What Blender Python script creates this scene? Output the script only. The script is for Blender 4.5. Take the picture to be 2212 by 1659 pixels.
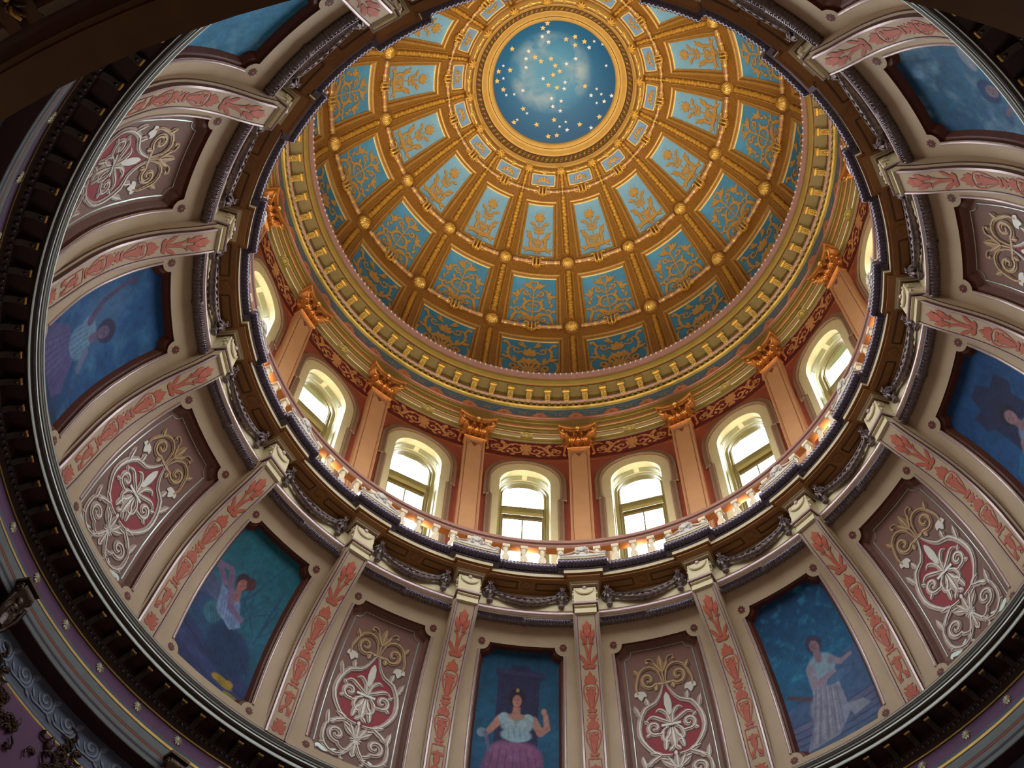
import bpy, bmesh, math, random
import numpy as np
from mathutils import Matrix, Vector
random.seed(7); rng = np.random.default_rng(7)
PI = math.pi; sin = math.sin; cos = math.cos; rad = math.radians
for o in list(bpy.data.objects): bpy.data.objects.remove(o)
SC = bpy.context.scene; COL = SC.collection
UPZ = 1.6                      # eye height of the photographer above the rotunda floor
PHI = rad(87.2248); STEP = rad(22.5)

# ------------------------------------------------------------------ camera
cam = bpy.data.cameras.new('camera'); camo = bpy.data.objects.new('camera', cam); COL.objects.link(camo)
cam.sensor_width = 36; cam.sensor_fit = 'HORIZONTAL'; cam.lens = 36 * 2485.456 / 2212
cam.clip_end = 500
RW = ((0.99849833, 0.04890855, 0.02467882), (-0.03143371, 0.88045443, -0.47308765), (-0.04486661, 0.47160148, 0.88066965))
M = Matrix.Identity(4)
for i in range(3):
    M[i][0] = RW[0][i]; M[i][1] = -RW[1][i]; M[i][2] = -RW[2][i]
M[0][3], M[1][3], M[2][3] = 0, -8, 0
camo.matrix_world = M
SC.camera = camo
# ------------------------------------------------------------------ world, exposure
SC.view_settings.view_transform = 'Standard'; SC.view_settings.look = 'None'
SC.view_settings.exposure = 0.0; SC.view_settings.gamma = 1.0; SC.view_settings.use_curve_mapping = False
w = bpy.data.worlds.new('world'); SC.world = w; w.use_nodes = True
wn = w.node_tree.nodes; wl = w.node_tree.links
bg = wn['Background']; bg.inputs['Strength'].default_value = 21.0
tc = wn.new('ShaderNodeTexCoord'); sx = wn.new('ShaderNodeSeparateXYZ'); cr = wn.new('ShaderNodeValToRGB')
mr = wn.new('ShaderNodeMapRange'); mr.inputs['From Min'].default_value = -1
wl.new(tc.outputs['Generated'], sx.inputs[0]); wl.new(sx.outputs['Z'], mr.inputs['Value']); wl.new(mr.outputs[0], cr.inputs[0])
cr.color_ramp.elements[0].position = 0.0; cr.color_ramp.elements[0].color = (0.03, 0.03, 0.03, 1)
cr.color_ramp.elements[1].position = 1.0; cr.color_ramp.elements[1].color = (0.72, 0.86, 1.0, 1)
e = cr.color_ramp.elements.new(0.60); e.color = (0.92, 0.97, 1.0, 1)
e = cr.color_ramp.elements.new(0.48); e.color = (0.04, 0.04, 0.038, 1)
wl.new(cr.outputs[0], bg.inputs['Color'])

def radial(k, R, Z, off=0.0):
    a = PHI - STEP * k
    return Vector((R * cos(a) - off * sin(a), R * sin(a) + off * cos(a), Z))

def area(name, loc, aim, sx_, sy_, power, color, portal=False):
    l = bpy.data.lights.new(name, 'AREA'); l.shape = 'RECTANGLE'; l.size = sx_; l.size_y = sy_; l.energy = power; l.color = color
    o = bpy.data.objects.new(name, l); COL.objects.link(o); o.location = loc
    d = (Vector(aim) - Vector(loc)).normalized(); o.rotation_euler = d.to_track_quat('-Z', 'Y').to_euler()
    if portal: l.cycles.is_portal = True
    return o
for k in range(16):            # daylight enters through the sixteen drum windows
    area('window_portal', radial(k + .5, 7.2, 20.75), radial(k + .5, 0, 20.75), 1.1, 4.2, 1, (1, 1, 1), True)
LAMP = (1.0, 0.87, 0.66)
for k in range(16):            # uplights standing on the balcony behind the balustrade
    l = bpy.data.lights.new('uplight', 'SPOT'); l.energy = 560; l.color = LAMP; l.spot_size = rad(86); l.spot_blend = 1.0; l.shadow_soft_size = 0.12
    o = bpy.data.objects.new('uplight', l); COL.objects.link(o); o.location = radial(k + .5, 6.0, 17.7)
    d = (radial(k + .5, 3.6, 27.5) - o.location).normalized(); o.rotation_euler = d.to_track_quat('-Z', 'Y').to_euler()

for i in range(8):             # warm wall lamps in the corridor under the gallery
    l = bpy.data.lights.new('corridor_lamp', 'POINT'); l.energy = 8; l.color = (1.0, 0.62, 0.30); l.shadow_soft_size = 0.15
    o = bpy.data.objects.new('corridor_lamp', l); COL.objects.link(o); a_ = rad(22.5 + 45 * i); o.location = (9.9 * cos(a_), 9.9 * sin(a_), 1.4)

for k in (-5, -3.5, -2, -.5, 1, 2.5, 4, 5.5):   # unseen fill lights, added to brighten the coved wall from below
    l = bpy.data.lights.new('rotunda_fill_light', 'POINT'); l.energy = 75; l.color = (1.0, 0.92, 0.82); l.shadow_soft_size = 0.25
    o = bpy.data.objects.new('rotunda_fill_light', l); COL.objects.link(o); o.location = radial(k, 6.9, 2.6)

# ------------------------------------------------------------------ materials
def lin(c):
    return tuple(((v / 255) / 12.92 if v / 255 <= 0.04045 else ((v / 255 + 0.055) / 1.055) ** 2.4) for v in c)
def mat(name, rgb, rough=.6, metal=0., var=.12, scale=3., bump=0., bscale=40., spec=.5):
    m = bpy.data.materials.new(name); m.use_nodes = True; n = m.node_tree.nodes; L = m.node_tree.links
    b = n['Principled BSDF']; b.inputs['Roughness'].default_value = rough; b.inputs['Metallic'].default_value = metal
    b.inputs['Specular IOR Level'].default_value = spec
    c = lin(rgb); t = n.new('ShaderNodeTexCoord')
    ns = n.new('ShaderNodeTexNoise'); ns.inputs['Scale'].default_value = scale; ns.inputs['Detail'].default_value = 5
    L.new(t.outputs['Object'], ns.inputs['Vector'])
    r = n.new('ShaderNodeValToRGB'); r.color_ramp.elements[0].position = .3; r.color_ramp.elements[1].position = .7
    r.color_ramp.elements[0].color = tuple(v * (1 - var) for v in c) + (1,); r.color_ramp.elements[1].color = tuple(min(1, v * (1 + var)) for v in c) + (1,)
    L.new(ns.outputs['Fac'], r.inputs[0]); L.new(r.outputs[0], b.inputs['Base Color'])
    if bump:
        n2 = n.new('ShaderNodeTexNoise'); n2.inputs['Scale'].default_value = bscale; n2.inputs['Detail'].default_value = 3
        L.new(t.outputs['Object'], n2.inputs['Vector'])
        bp = n.new('ShaderNodeBump'); bp.inputs['Strength'].default_value = bump; bp.inputs['Distance'].default_value = .02
        L.new(n2.outputs['Fac'], bp.inputs['Height']); L.new(bp.outputs[0], b.inputs['Normal'])
    return m
def vmat(name, rough=.75):
    m = bpy.data.materials.new(name); m.use_nodes = True; n = m.node_tree.nodes; L = m.node_tree.links
    b = n['Principled BSDF']; b.inputs['Roughness'].default_value = rough
    a = n.new('ShaderNodeVertexColor'); a.layer_name = 'Col'; L.new(a.outputs[0], b.inputs['Base Color'])
    t = n.new('ShaderNodeTexCoord'); n2 = n.new('ShaderNodeTexNoise'); n2.inputs['Scale'].default_value = 60
    L.new(t.outputs['Object'], n2.inputs['Vector']); bp = n.new('ShaderNodeBump'); bp.inputs['Strength'].default_value = .15; bp.inputs['Distance'].default_value = .005
    L.new(n2.outputs['Fac'], bp.inputs['Height']); L.new(bp.outputs[0], b.inputs['Normal'])
    return m
def glassmat():
    m = bpy.data.materials.new('window_glass'); m.use_nodes = True; n = m.node_tree.nodes; L = m.node_tree.links
    n.remove(n['Principled BSDF']); tr = n.new('ShaderNodeBsdfTransparent'); tr.inputs[0].default_value = (.93, .96, .97, 1)
    gl = n.new('ShaderNodeBsdfGlossy'); gl.inputs['Roughness'].default_value = .03
    fr = n.new('ShaderNodeFresnel'); fr.inputs['IOR'].default_value = 1.4
    mx = n.new('ShaderNodeMixShader'); L.new(fr.outputs[0], mx.inputs[0]); L.new(tr.outputs[0], mx.inputs[1]); L.new(gl.outputs[0], mx.inputs[2])
    L.new(mx.outputs[0], n['Material Output'].inputs['Surface']); return m
MT = dict(
    rib=mat('gilded_brown_plaster', (158, 110, 46), .42, .2, .30, 26, .2, 60),
    ribedge=mat('gilded_moulding', (196, 150, 76), .35, .3, .1, 8),
    gold=mat('polished_gold', (252, 208, 112), .25, .45, .08, 12, .25, 50),
    goldb_lit=mat('bright_gold_lit_fillet', (255, 226, 150), .3, .1, .04, 12),
    goldrel=mat('gold_relief', (232, 178, 76), .32, .4, .15, 20, .6, 70),
    goldpaint=mat('gold_stencil', (206, 164, 92), .5, .2, .15, 14),
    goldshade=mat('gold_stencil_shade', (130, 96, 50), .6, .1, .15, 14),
    stone=mat('rose_gold_garland', (206, 158, 120), .35, .5, .15, 18, .5, 60),
    blue0=mat('pale_sky_blue_panel', (126, 170, 222), .6, 0, .06, 1.5),
    blue1=mat('light_blue_panel', (132, 186, 222), .6, 0, .14, 1.6),
    blue2=mat('blue_panel', (84, 158, 206), .6, 0, .2, 1.4),
    blue3=mat('deep_blue_panel', (60, 146, 200), .6, 0, .15, 1.2),
    yellow=mat('yellow_ochre_plaster', (222, 176, 92), .5, .1, .06, 5),
    rose=mat('rose_plaster', (176, 116, 110), .6, 0, .1, 6),
    mauve=mat('mauve_bead', (172, 134, 130), .35, .15, .1, 9),
    maroon=mat('maroon_line', (96, 36, 34), .6, 0, .1, 9),
    olive=mat('olive_plaster', (156, 134, 64), .5, .05, .08, 4),
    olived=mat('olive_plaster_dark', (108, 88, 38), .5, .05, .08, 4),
    frblue=mat('frieze_blue', (62, 126, 180), .6, 0, .08, 5),
    salmonfl=mat('salmon_flower', (228, 150, 110), .6, 0, .1, 9),
    capgold=mat('copper_gilt_capital', (190, 124, 62), .33, .55, .12, 14, .2, 50),
    shaft=mat('apricot_shaft', (214, 164, 122), .5, 0, .05, 3),
    shaftline=mat('brown_stencil_line', (140, 70, 40), .6, 0, .08, 9),
    red=mat('terracotta_wall', (184, 98, 80), .6, 0, .08, 3),
    crimson=mat('crimson_frieze', (130, 34, 44), .6, 0, .1, 5),
    frieze=mat('apricot_arabesque', (230, 170, 112), .6, 0, .08, 9),
    orange=mat('orange_line', (206, 124, 50), .6, 0, .08, 9),
    cream=mat('cream_surround', (222, 212, 170), .5, 0, .05, 4),
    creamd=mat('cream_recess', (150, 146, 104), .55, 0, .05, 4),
    taupe=mat('taupe_arch_moulding', (150, 122, 100), .55, 0, .08, 5),
    sash=mat('olive_painted_sash', (140, 126, 76), .45, 0, .06, 6),
    rail=mat('rose_taupe_handrail', (176, 128, 112), .35, .05, .08, 6),
    balu=mat('cream_baluster', (240, 222, 190), .35, 0, .05, 8),
    crest=mat('white_crest', (226, 216, 204), .45, 0, .05, 8),
    iron=mat('dark_pewter_bead', (92, 80, 92), .2, .55, .12, 20),
    ironlf=mat('dark_pewter_leaf', (124, 106, 102), .28, .45, .2, 16, .5, 40),
    fascia=mat('stone_cream', (214, 196, 160), .5, 0, .06, 5),
    soffit=mat('brown_soffit', (150, 98, 44), .55, 0, .1, 4),
    soffitd=mat('brown_soffit_dark', (96, 58, 28), .6, 0, .1, 4),
    wall=mat('beige_wall', (202, 176, 142), .6, 0, .08, 2.2, .05, 30),
    walll=mat('beige_cream', (222, 206, 166), .5, 0, .06, 4),
    linedk=mat('brown_line', (104, 62, 48), .5, .1, .1, 9),
    lilac=mat('lilac_pink_moulding', (206, 180, 178), .3, .25, .06, 8),
    rim=mat('reddish_brown_cove', (104, 50, 28), .5, 0, .15, 6),
    rimm=mat('mauve_brown_cove', (140, 100, 88), .5, 0, .1, 6),
    brownp=mat('mauve_brown_field', (138, 98, 84), .6, 0, .08, 3),
    redfield=mat('crimson_heart', (158, 22, 36), .55, 0, .08, 6),
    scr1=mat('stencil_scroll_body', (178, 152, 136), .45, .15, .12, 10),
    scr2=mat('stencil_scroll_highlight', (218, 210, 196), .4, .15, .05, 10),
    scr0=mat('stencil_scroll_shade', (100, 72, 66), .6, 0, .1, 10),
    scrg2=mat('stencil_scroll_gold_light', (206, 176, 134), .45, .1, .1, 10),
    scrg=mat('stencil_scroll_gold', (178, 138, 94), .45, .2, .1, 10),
    silver=mat('silvered_line', (196, 206, 196), .3, .5, .05, 9),
    vermil=mat('vermilion_stencil', (204, 104, 78), .6, 0, .12, 9),
    vermild=mat('dark_red_outline', (126, 60, 56), .6, 0, .1, 9),
    flower=mat('dark_red_rosette', (110, 56, 50), .6, 0, .1, 9),
    dkbrown=mat('dark_brown_cornice', (46, 26, 14), .6, .0, .15, 6),
    dkred=mat('dark_maroon_soffit', (52, 22, 16), .6, 0, .15, 6),
    palegr=mat('pale_grey_green_fillet', (206, 212, 202), .35, .2, .08, 8),
    archgr=mat('architrave_grey', (104, 108, 108), .5, 0, .1, 6),
    dullgold=mat('dull_gold_line', (190, 150, 70), .35, .5, .1, 8),
    purple=mat('purple_frieze', (104, 62, 100), .6, 0, .1, 3),
    greyblue=mat('grey_blue_band', (84, 92, 112), .6, 0, .15, 4),
    greyblue2=mat('grey_blue_scroll', (124, 132, 150), .6, 0, .12, 8),
    paleflower=mat('pale_cream_flower', (226, 222, 190), .5, .1, .05, 8),
    bronze=mat('dark_bronze', (78, 58, 44), .3, .6, .2, 16, .4, 40),
    wood=mat('brown_gallery_fascia', (72, 42, 16), .45, 0, .2, 5),
    woodd=mat('mahogany_panel', (70, 26, 16), .5, 0, .2, 5),
    stonefloor=mat('stone_floor', (150, 146, 140), .4, 0, .1, 2),
    skyd=None, star=mat('gilded_star', (252, 214, 130), .35, 0, .04, 9), starw=mat('silver_star', (250, 250, 250), .35, 0, .03, 9),
    paint=vmat('painted_canvas'), glass=glassmat())

def skymat():
    m = bpy.data.materials.new('painted_night_sky'); m.use_nodes = True; n = m.node_tree.nodes; L = m.node_tree.links
    b = n['Principled BSDF']; b.inputs['Roughness'].default_value = .5
    t = n.new('ShaderNodeTexCoord'); ln = n.new('ShaderNodeVectorMath'); ln.operation = 'LENGTH'
    mp = n.new('ShaderNodeMapping'); mp.inputs['Location'].default_value = (0.1, 0.25, -33.2)
    ns = n.new('ShaderNodeTexNoise'); ns.inputs['Scale'].default_value = 1.6; ns.inputs['Detail'].default_value = 7; ns.inputs['Distortion'].default_value = .6
    L.new(t.outputs['Object'], ns.inputs['Vector']); L.new(t.outputs['Object'], mp.inputs[0]); L.new(mp.outputs[0], ln.inputs[0])
    r = n.new('ShaderNodeValToRGB'); els = r.color_ramp.elements
    els[0].position = 0; els[0].color = lin((80, 156, 200)) + (1,); els[1].position = 1; els[1].color = lin((18, 92, 146)) + (1,)
    for p_, c_ in ((.3, (86, 158, 200)), (.5, (68, 144, 192)), (.72, (26, 108, 160))):
        q = els.new(p_); q.color = lin(c_) + (1,)
    mu = n.new('ShaderNodeMath'); mu.operation = 'MULTIPLY'; mu.inputs[1].default_value = .56; L.new(ln.outputs['Value'], mu.inputs[0]); L.new(mu.outputs[0], r.inputs[0])
    r2 = n.new('ShaderNodeValToRGB'); r2.color_ramp.elements[0].position = .40; r2.color_ramp.elements[1].position = .68
    L.new(ns.outputs['Fac'], r2.inputs[0])
    ringr = n.new('ShaderNodeValToRGB'); q = ringr.color_ramp.elements; q[0].position = .22; q[0].color = (0, 0, 0, 1); q[1].position = .68; q[1].color = (0, 0, 0, 1); x = q.new(.47); x.color = (1, 1, 1, 1)
    L.new(mu.outputs[0], ringr.inputs[0])
    m2 = n.new('ShaderNodeMath'); m2.operation = 'MULTIPLY'; L.new(r2.outputs[0], m2.inputs[0]); L.new(ringr.outputs[0], m2.inputs[1])
    mx = n.new('ShaderNodeMix'); mx.data_type = 'RGBA'; L.new(m2.outputs[0], mx.inputs[0]); L.new(r.outputs[0], mx.inputs[6]); mx.inputs[7].default_value = lin((178, 196, 206)) + (1,)
    L.new(mx.outputs[2], b.inputs['Base Color']); return m
MT['skyd'] = skymat()

# ------------------------------------------------------------------ mesh builder
class MB:
    def __init__(s): s.v = []; s.f = []; s.m = []; s.mats = []; s.sm = []
    def mi(s, m):
        if m not in s.mats: s.mats.append(m)
        return s.mats.index(m)
    def add(s, vs, fs, m, smooth=False):
        b = len(s.v); s.v += [tuple(q) for q in vs]; i = s.mi(m)
        for f in fs: s.f.append(tuple(b + j for j in f)); s.m.append(i); s.sm.append(smooth)
    def grid(s, P, m, smooth=True, closeu=False):
        nu = len(P); nv = len(P[0]); fs = []
        for i in range(nu if closeu else nu - 1):
            for j in range(nv - 1):
                i2 = (i + 1) % nu; fs.append((i * nv + j, i2 * nv + j, i2 * nv + j + 1, i * nv + j + 1))
        s.add([q for r in P for q in r], fs, m, smooth)
    def lathe(s, prof, a0, a1, n, m, caps=False, closed=False, smooth=True, seg_m=None, r0=0., xf=None):
        """prof: list of (R,Z); angles in local radians; seg_m optional material per segment"""
        full = abs(a1 - a0) >= 2 * PI - 1e-6
        A = [a0 + (a1 - a0) * i / n for i in range(n if full else n + 1)]
        pr = list(prof) + ([prof[0]] if closed else [])
        for j in range(len(pr) - 1):
            mm = seg_m[j] if seg_m else m
            if mm is None: continue
            vs = []
            for a in A:
                for q in (pr[j], pr[j + 1]): vs.append((q[0] * cos(a), q[0] * sin(a), q[1]))
            fs = []
            for i in range(len(A) if full else len(A) - 1):
                k = (i + 1) % len(A); fs.append((2 * i, 2 * k, 2 * k + 1, 2 * i + 1))
            s.add(vs, fs, mm, smooth)
        if caps and not full:
            for a in (A[0], A[-1]): s.add([(q[0] * cos(a), q[0] * sin(a), q[1]) for q in prof], [tuple(range(len(prof)))], m if not seg_m else seg_m[0])
    def box(s, x0, x1, y0, y1, z0, z1, m, fn=None):
        vs = [(x, y, z) for x in (x0, x1) for y in (y0, y1) for z in (z0, z1)]
        if fn: vs = [fn(*q) for q in vs]
        s.add(vs, [(0, 1, 3, 2), (4, 6, 7, 5), (0, 4, 5, 1), (2, 3, 7, 6), (0, 2, 6, 4), (1, 5, 7, 3)], m)
    def tube(s, P, r, m, n=6, taper=None, flat=1.0):
        P = [Vector(p) for p in P]; rings = []
        for i, p in enumerate(P):
            t = (P[min(i + 1, len(P) - 1)] - P[max(i - 1, 0)]).normalized()
            up = Vector((0, 0, 1)) if abs(t.z) < .95 else Vector((1, 0, 0))
            b = t.cross(up).normalized(); c = b.cross(t)
            rr = r * (taper(i / (len(P) - 1)) if taper else 1)
            rings.append([p + b * rr * cos(2 * PI * j / n) + c * rr * flat * sin(2 * PI * j / n) for j in range(n)] )
        rings = [r_ + [r_[0]] for r_ in rings]; s.grid(rings, m)
        for r_ in (rings[0], rings[-1]): s.add(r_[:-1], [tuple(range(n))], m)
    def ball(s, c, r, m, nu=8, nv=6, sc=(1, 1, 1), half=False):
        P = []
        for i in range(nv + 1):
            th = PI * i / nv
            P.append([(c[0] + r * sc[0] * sin(th) * cos(2 * PI * j / nu), c[1] + r * sc[1] * sin(th) * sin(2 * PI * j / nu), c[2] + r * sc[2] * cos(th)) for j in range(nu + 1)])
        s.grid(P, m)
    def mesh(s, name):
        me = bpy.data.meshes.new(name); me.from_pydata(s.v, [], s.f)
        for m in s.mats: me.materials.append(m)
        me.polygons.foreach_set('material_index', s.m); me.polygons.foreach_set('use_smooth', s.sm); me.update(); return me
def as_mesh(b, name):
    return b.mesh(name) if isinstance(b, MB) else b
BASE = {}
def thing(name, label, cat, base, k=0., group=None, kind=None):
    """an Empty at the thing's base, base=(R,Z) in rib-unit direction k"""
    o = bpy.data.objects.new(name, None); COL.objects.link(o); o.empty_display_size = .2
    o.location = radial(k, base[0], base[1]); o.rotation_euler = (0, 0, PHI - STEP * k); BASE[o.name] = base
    if kind: o['kind'] = kind
    else:
        o['label'] = label; o['category'] = cat
    if group: o['group'] = group
    return o
def part(name, b, parent, label=None, kind=None, base=None):
    o = bpy.data.objects.new(name, as_mesh(b, name)); COL.objects.link(o); o.parent = parent
    bs = BASE.get(parent.name)
    if bs: o.location = (-bs[0], 0, -bs[1])
    if label: o['label'] = label
    if kind: o['kind'] = kind
    return o
def struct(name, b=None):
    o = bpy.data.objects.new(name, as_mesh(b, name) if b else None); COL.objects.link(o); o['kind'] = 'structure'; return o
def rotpart(name, me, parent, k, label=None):
    """a child whose mesh is built in the axis frame, turned to rib unit k; parent sits at the axis unrotated or is such a rotpart"""
    o = bpy.data.objects.new(name, me); COL.objects.link(o); o.parent = parent
    o.rotation_euler = (0, 0, PHI - STEP * k)
    if label: o['label'] = label
    return o
def sub(name, me, parent, label=None):
    o = bpy.data.objects.new(name, me); COL.objects.link(o); o.parent = parent
    if label: o['label'] = label
    return o
def ku(dk): return -dk * STEP          # rib units -> local angle (positive k = clockwise)
def cyl(R, dk, Z):
    a = ku(dk); return (R * cos(a), R * sin(a), Z)

# ------------------------------------------------------------------ 2-D ornament strokes
def catmull(P, n):
    P = [np.array(p, float) for p in P]; P = [2 * P[0] - P[1]] + P + [2 * P[-1] - P[-2]]; out = []
    for i in range(1, len(P) - 2):
        m = max(2, n // (len(P) - 3))
        for j in range(m):
            t = j / m; a, b, c, d = P[i - 1:i + 3]
            out.append(.5 * ((2 * b) + (c - a) * t + (2 * a - 5 * b + 4 * c - d) * t * t + (3 * b - a - 3 * c + d) * t ** 3))
    out.append(P[-2]); return out
class Orn:
    ls = 1.
    def __init__(s): s.s = []
    def st(s, P, w=(.01, .03, .01), m='goldpaint', n=12, lay=0, mirror=False, raw=False):
        Q = [np.array(p, float) for p in P] if raw else catmull(P, n)
        if not hasattr(w, '__len__'): w = (w, w, w)
        L = []
        for i, q in enumerate(Q):
            t = i / (len(Q) - 1); ww = (w[0] + (w[1] - w[0]) * sin(t * PI / 2 * 2) if t < .5 else w[2] + (w[1] - w[2]) * sin(t * PI))
            d = Q[min(i + 1, len(Q) - 1)] - Q[max(i - 1, 0)]; L_ = np.hypot(*d) + 1e-9; nn = np.array([-d[1], d[0]]) / L_
            L.append((q + nn * ww / 2, q - nn * ww / 2))
        s.s.append((L, m, lay))
        if mirror: s.s.append(([(np.array([-b[0], b[1]]), np.array([-a[0], a[1]])) for a, b in L], m, lay))
    def spiral(s, c, r, a0, turns, w, m, lay=0, mirror=True, lead=None, n=26):
        """inward spiral starting at angle a0 (deg) at radius r; lead: points before it"""
        P = [] if not lead else [tuple(p) for p in catmull(list(lead) + [(c[0] + r * cos(rad(a0)), c[1] + r * sin(rad(a0)))], 8)][:-1]
        for i in range(n + 1):
            t = i / n; rr = r * (1 - .86 * t); a = rad(a0) + turns * 2 * PI * t
            P.append((c[0] + rr * cos(a), c[1] + rr * sin(a)))
        s.st(P, w, m, lay=lay, mirror=mirror, raw=True)
    def leaf(s, p, ang, L, W, m, lay=0, mirror=True, bend=0.):
        a = rad(ang); d = np.array([cos(a), sin(a)]); nn = np.array([-d[1], d[0]]); p = np.array(p, float); L *= s.ls; W *= (1 + s.ls) / 2
        s.st([p, p + d * L * .5 + nn * bend * L, p + d * L], (.15 * W, W, .002), m, n=6, lay=lay, mirror=mirror)
    def dot(s, p, r, m, lay=0, mirror=True):
        P = [(p[0] + (i / 6 * 2 - 1) * r, p[1]) for i in range(7)]
        Q = [np.array(q) for q in P]; L = []
        for i, q in enumerate(Q):
            h = r * math.sqrt(max(0, 1 - (i / 3 - 1) ** 2)); L.append((q + np.array([0, h]), q - np.array([0, h])))
        s.s.append((L, m, lay))
        if mirror: s.s.append(([(np.array([-a[0], a[1]]), np.array([-b[0], b[1]])) for a, b in L], m, lay))
    def flower(s, p, r, n, m, lay=0, mirror=False, sy=1.):
        for i in range(n):
            a = 2 * PI * i / n; s.st([(p[0] + .2 * r * cos(a), p[1] + .2 * r * sin(a)), (p[0] + .6 * r * cos(a), p[1] + .6 * r * sin(a)), (p[0] + r * cos(a), p[1] + r * sin(a))], (.15 * r, .55 * r, .2 * r), m, n=4, lay=lay, mirror=mirror)
    def shade(s, m, dw=.35, lay=-1, dx=.0, dy=-.006):
        add = []
        for L, mm, l in s.s:
            Q = []
            for a, b in L:
                c = (a + b) / 2; Q.append((c + (a - c) * (1 + dw) + np.array([dx, dy]), c + (b - c) * (1 + dw) + np.array([dx, dy])))
            add.append((Q, m, lay))
        s.s = add + s.s
    def hilite(s, m, f=.35, lay=1, dx=0., dy=.0, only=None):
        for L, mm, l in list(s.s):
            if only and mm not in only: continue
            Q = [((a + b) / 2 + (a - b) / 2 * f + np.array([dx, dy]), (a + b) / 2 - (a - b) / 2 * f + np.array([dx, dy])) for a, b in L]
            s.s.append((Q, m, lay))
    def build(s, mb, fn, th=.004, base=.006):
        for i, (L, m, lay) in enumerate(s.s):
            off = base + th * (lay + 1) + (i % 5) * .0004
            P = [[fn(a[0], a[1], off), fn(b[0], b[1], off)] for a, b in L]; mb.grid(P, MT[m], False)

# ================================================================== profiles
C0R, C0Z, RD = -1.82429591, 25.8328513, 8.13643
def dome(R_or_phi, dk, n=0., phi=False):
    """point on the dome: R (horizontal radius) or polar angle; n = recess outwards"""
    ph = R_or_phi if phi else math.acos((R_or_phi - C0R) / RD)
    r = RD + n; a = ku(dk); R = C0R + r * cos(ph)
    return (R * cos(a), R * sin(a), C0Z + r * sin(ph))
def phi_of(R): return math.acos((R - C0R) / RD)
class Prof:
    """smooth meridian curve given (R,Z) knots from top to bottom; s=0 top .. L bottom"""
    def __init__(s, K, n=80):
        Q = catmull(K, n); s.P = np.array(Q); d = np.hypot(*np.diff(s.P, axis=0).T); s.S = np.concatenate([[0], np.cumsum(d)]); s.L = s.S[-1]
    def at(s, t, n=0.):
        """n>0 inwards (towards the room)"""
        t = min(max(t, 0), s.L); R = np.interp(t, s.S, s.P[:, 0]); Z = np.interp(t, s.S, s.P[:, 1])
        e = .02; R1, R2 = (np.interp(min(max(t + q, 0), s.L), s.S, s.P[:, 0]) for q in (-e, e)); Z1, Z2 = (np.interp(min(max(t + q, 0), s.L), s.S, s.P[:, 1]) for q in (-e, e))
        tx, tz = R2 - R1, Z2 - Z1; L_ = math.hypot(tx, tz) + 1e-9
        return R + n * (tz / L_), Z - n * (tx / L_)
    def s_of_z(s, z): return float(np.interp(-z, -s.P[:, 1], s.S))
WALLP = Prof([(5.84, 16.46), (5.97, 16.3), (6.10, 16.15), (6.30, 15.90), (6.50, 15.58), (6.66, 15.22), (6.79, 14.85), (6.89, 14.40), (6.95, 13.85), (6.98, 13.33), (6.985, 13.16)])
FACEP = Prof([(5.52, 16.42), (5.78, 16.08), (6.00, 15.84), (6.22, 15.57), (6.42, 15.25), (6.60, 14.87), (6.74, 14.4), (6.83, 13.9), (6.90, 13.45), (6.95, 13.2), (6.955, 13.15)])
def wpt(dk, s, n=0.):
    R, Z = WALLP.at(s, n); a = ku(dk); return (R * cos(a), R * sin(a), Z)
def fpt(x, s, n=0.):           # pilaster face: x lateral metres (positive = +k), flat across
    R, Z = FACEP.at(s, n); return (R, -x, Z)
exec_parts = []
def frame(o, inward, up):
    Z = Vector(inward).normalized(); U = Vector(up); Y = (U - Z * U.dot(Z)).normalized(); X = Y.cross(Z)
    o = Vector(o)
    return lambda x, y, z=0.: o + X * x + Y * y + Z * z
def dframe(R, dk=0., n=0.):
    o = dome(R, dk, n); ph = phi_of(R); a = ku(dk)
    inn = (-cos(ph) * cos(a), -cos(ph) * sin(a), -sin(ph)); up = (-sin(ph) * cos(a), -sin(ph) * sin(a), cos(ph))
    return frame(o, inn, up)
def xbox(mb, F, x0, x1, y0, y1, z0, z1, m): mb.box(x0, x1, y0, y1, z0, z1, m, F)
def rosette(mb, F, r, h, n, m, mc=None):
    """petalled boss: n petals plus a button"""
    P = []
    N = n * 4
    for i in range(N + 1):
        a = 2 * PI * i / N; rr = r * (.82 + .18 * abs(cos(n * a / 2)))
        P.append([F(rr * cos(a), rr * sin(a), 0), F(.8 * rr * cos(a), .8 * rr * sin(a), h * (.75 + .25 * abs(cos(n * a / 2)))), F(.42 * r * cos(a), .42 * r * sin(a), h * .55), F(.3 * r * cos(a), .3 * r * sin(a), h * .95), F(0, 0, h * 1.2)])
    mb.grid(P, m)
    return mb
# ================================================================== DOME
ceiling_bm = MB()
TIER = {  # (R top, R bottom, half width top, half width bottom)
    0: (2.55, 2.895, .366, .337), 1: (3.285, 4.51, .325, .309), 2: (4.87, 5.705, .349, .344), 3: (5.885, 6.278, .364, .350)}
PHB = phi_of(6.306)
def w_t(t, ph):
    a, b, wa, wb = TIER[t]; pa, pb = phi_of(a), phi_of(b); return wa + (wb - wa) * (ph - pa) / (pb - pa)
one = MB()
cuts = [phi_of(2.46)]
for t in range(4): cuts += [phi_of(TIER[t][0]), phi_of(TIER[t][1])]
cuts.append(PHB)
def strip(mb, p0, p1, fa0, fa1, na, npn, m):
    mb.grid([[dome(p0 + (p1 - p0) * j / npn, fa0(p0 + (p1 - p0) * j / npn) + (fa1(p0 + (p1 - p0) * j / npn) - fa0(p0 + (p1 - p0) * j / npn)) * i / na, 0, True) for j in range(npn + 1)] for i in range(na + 1)], m)
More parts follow.
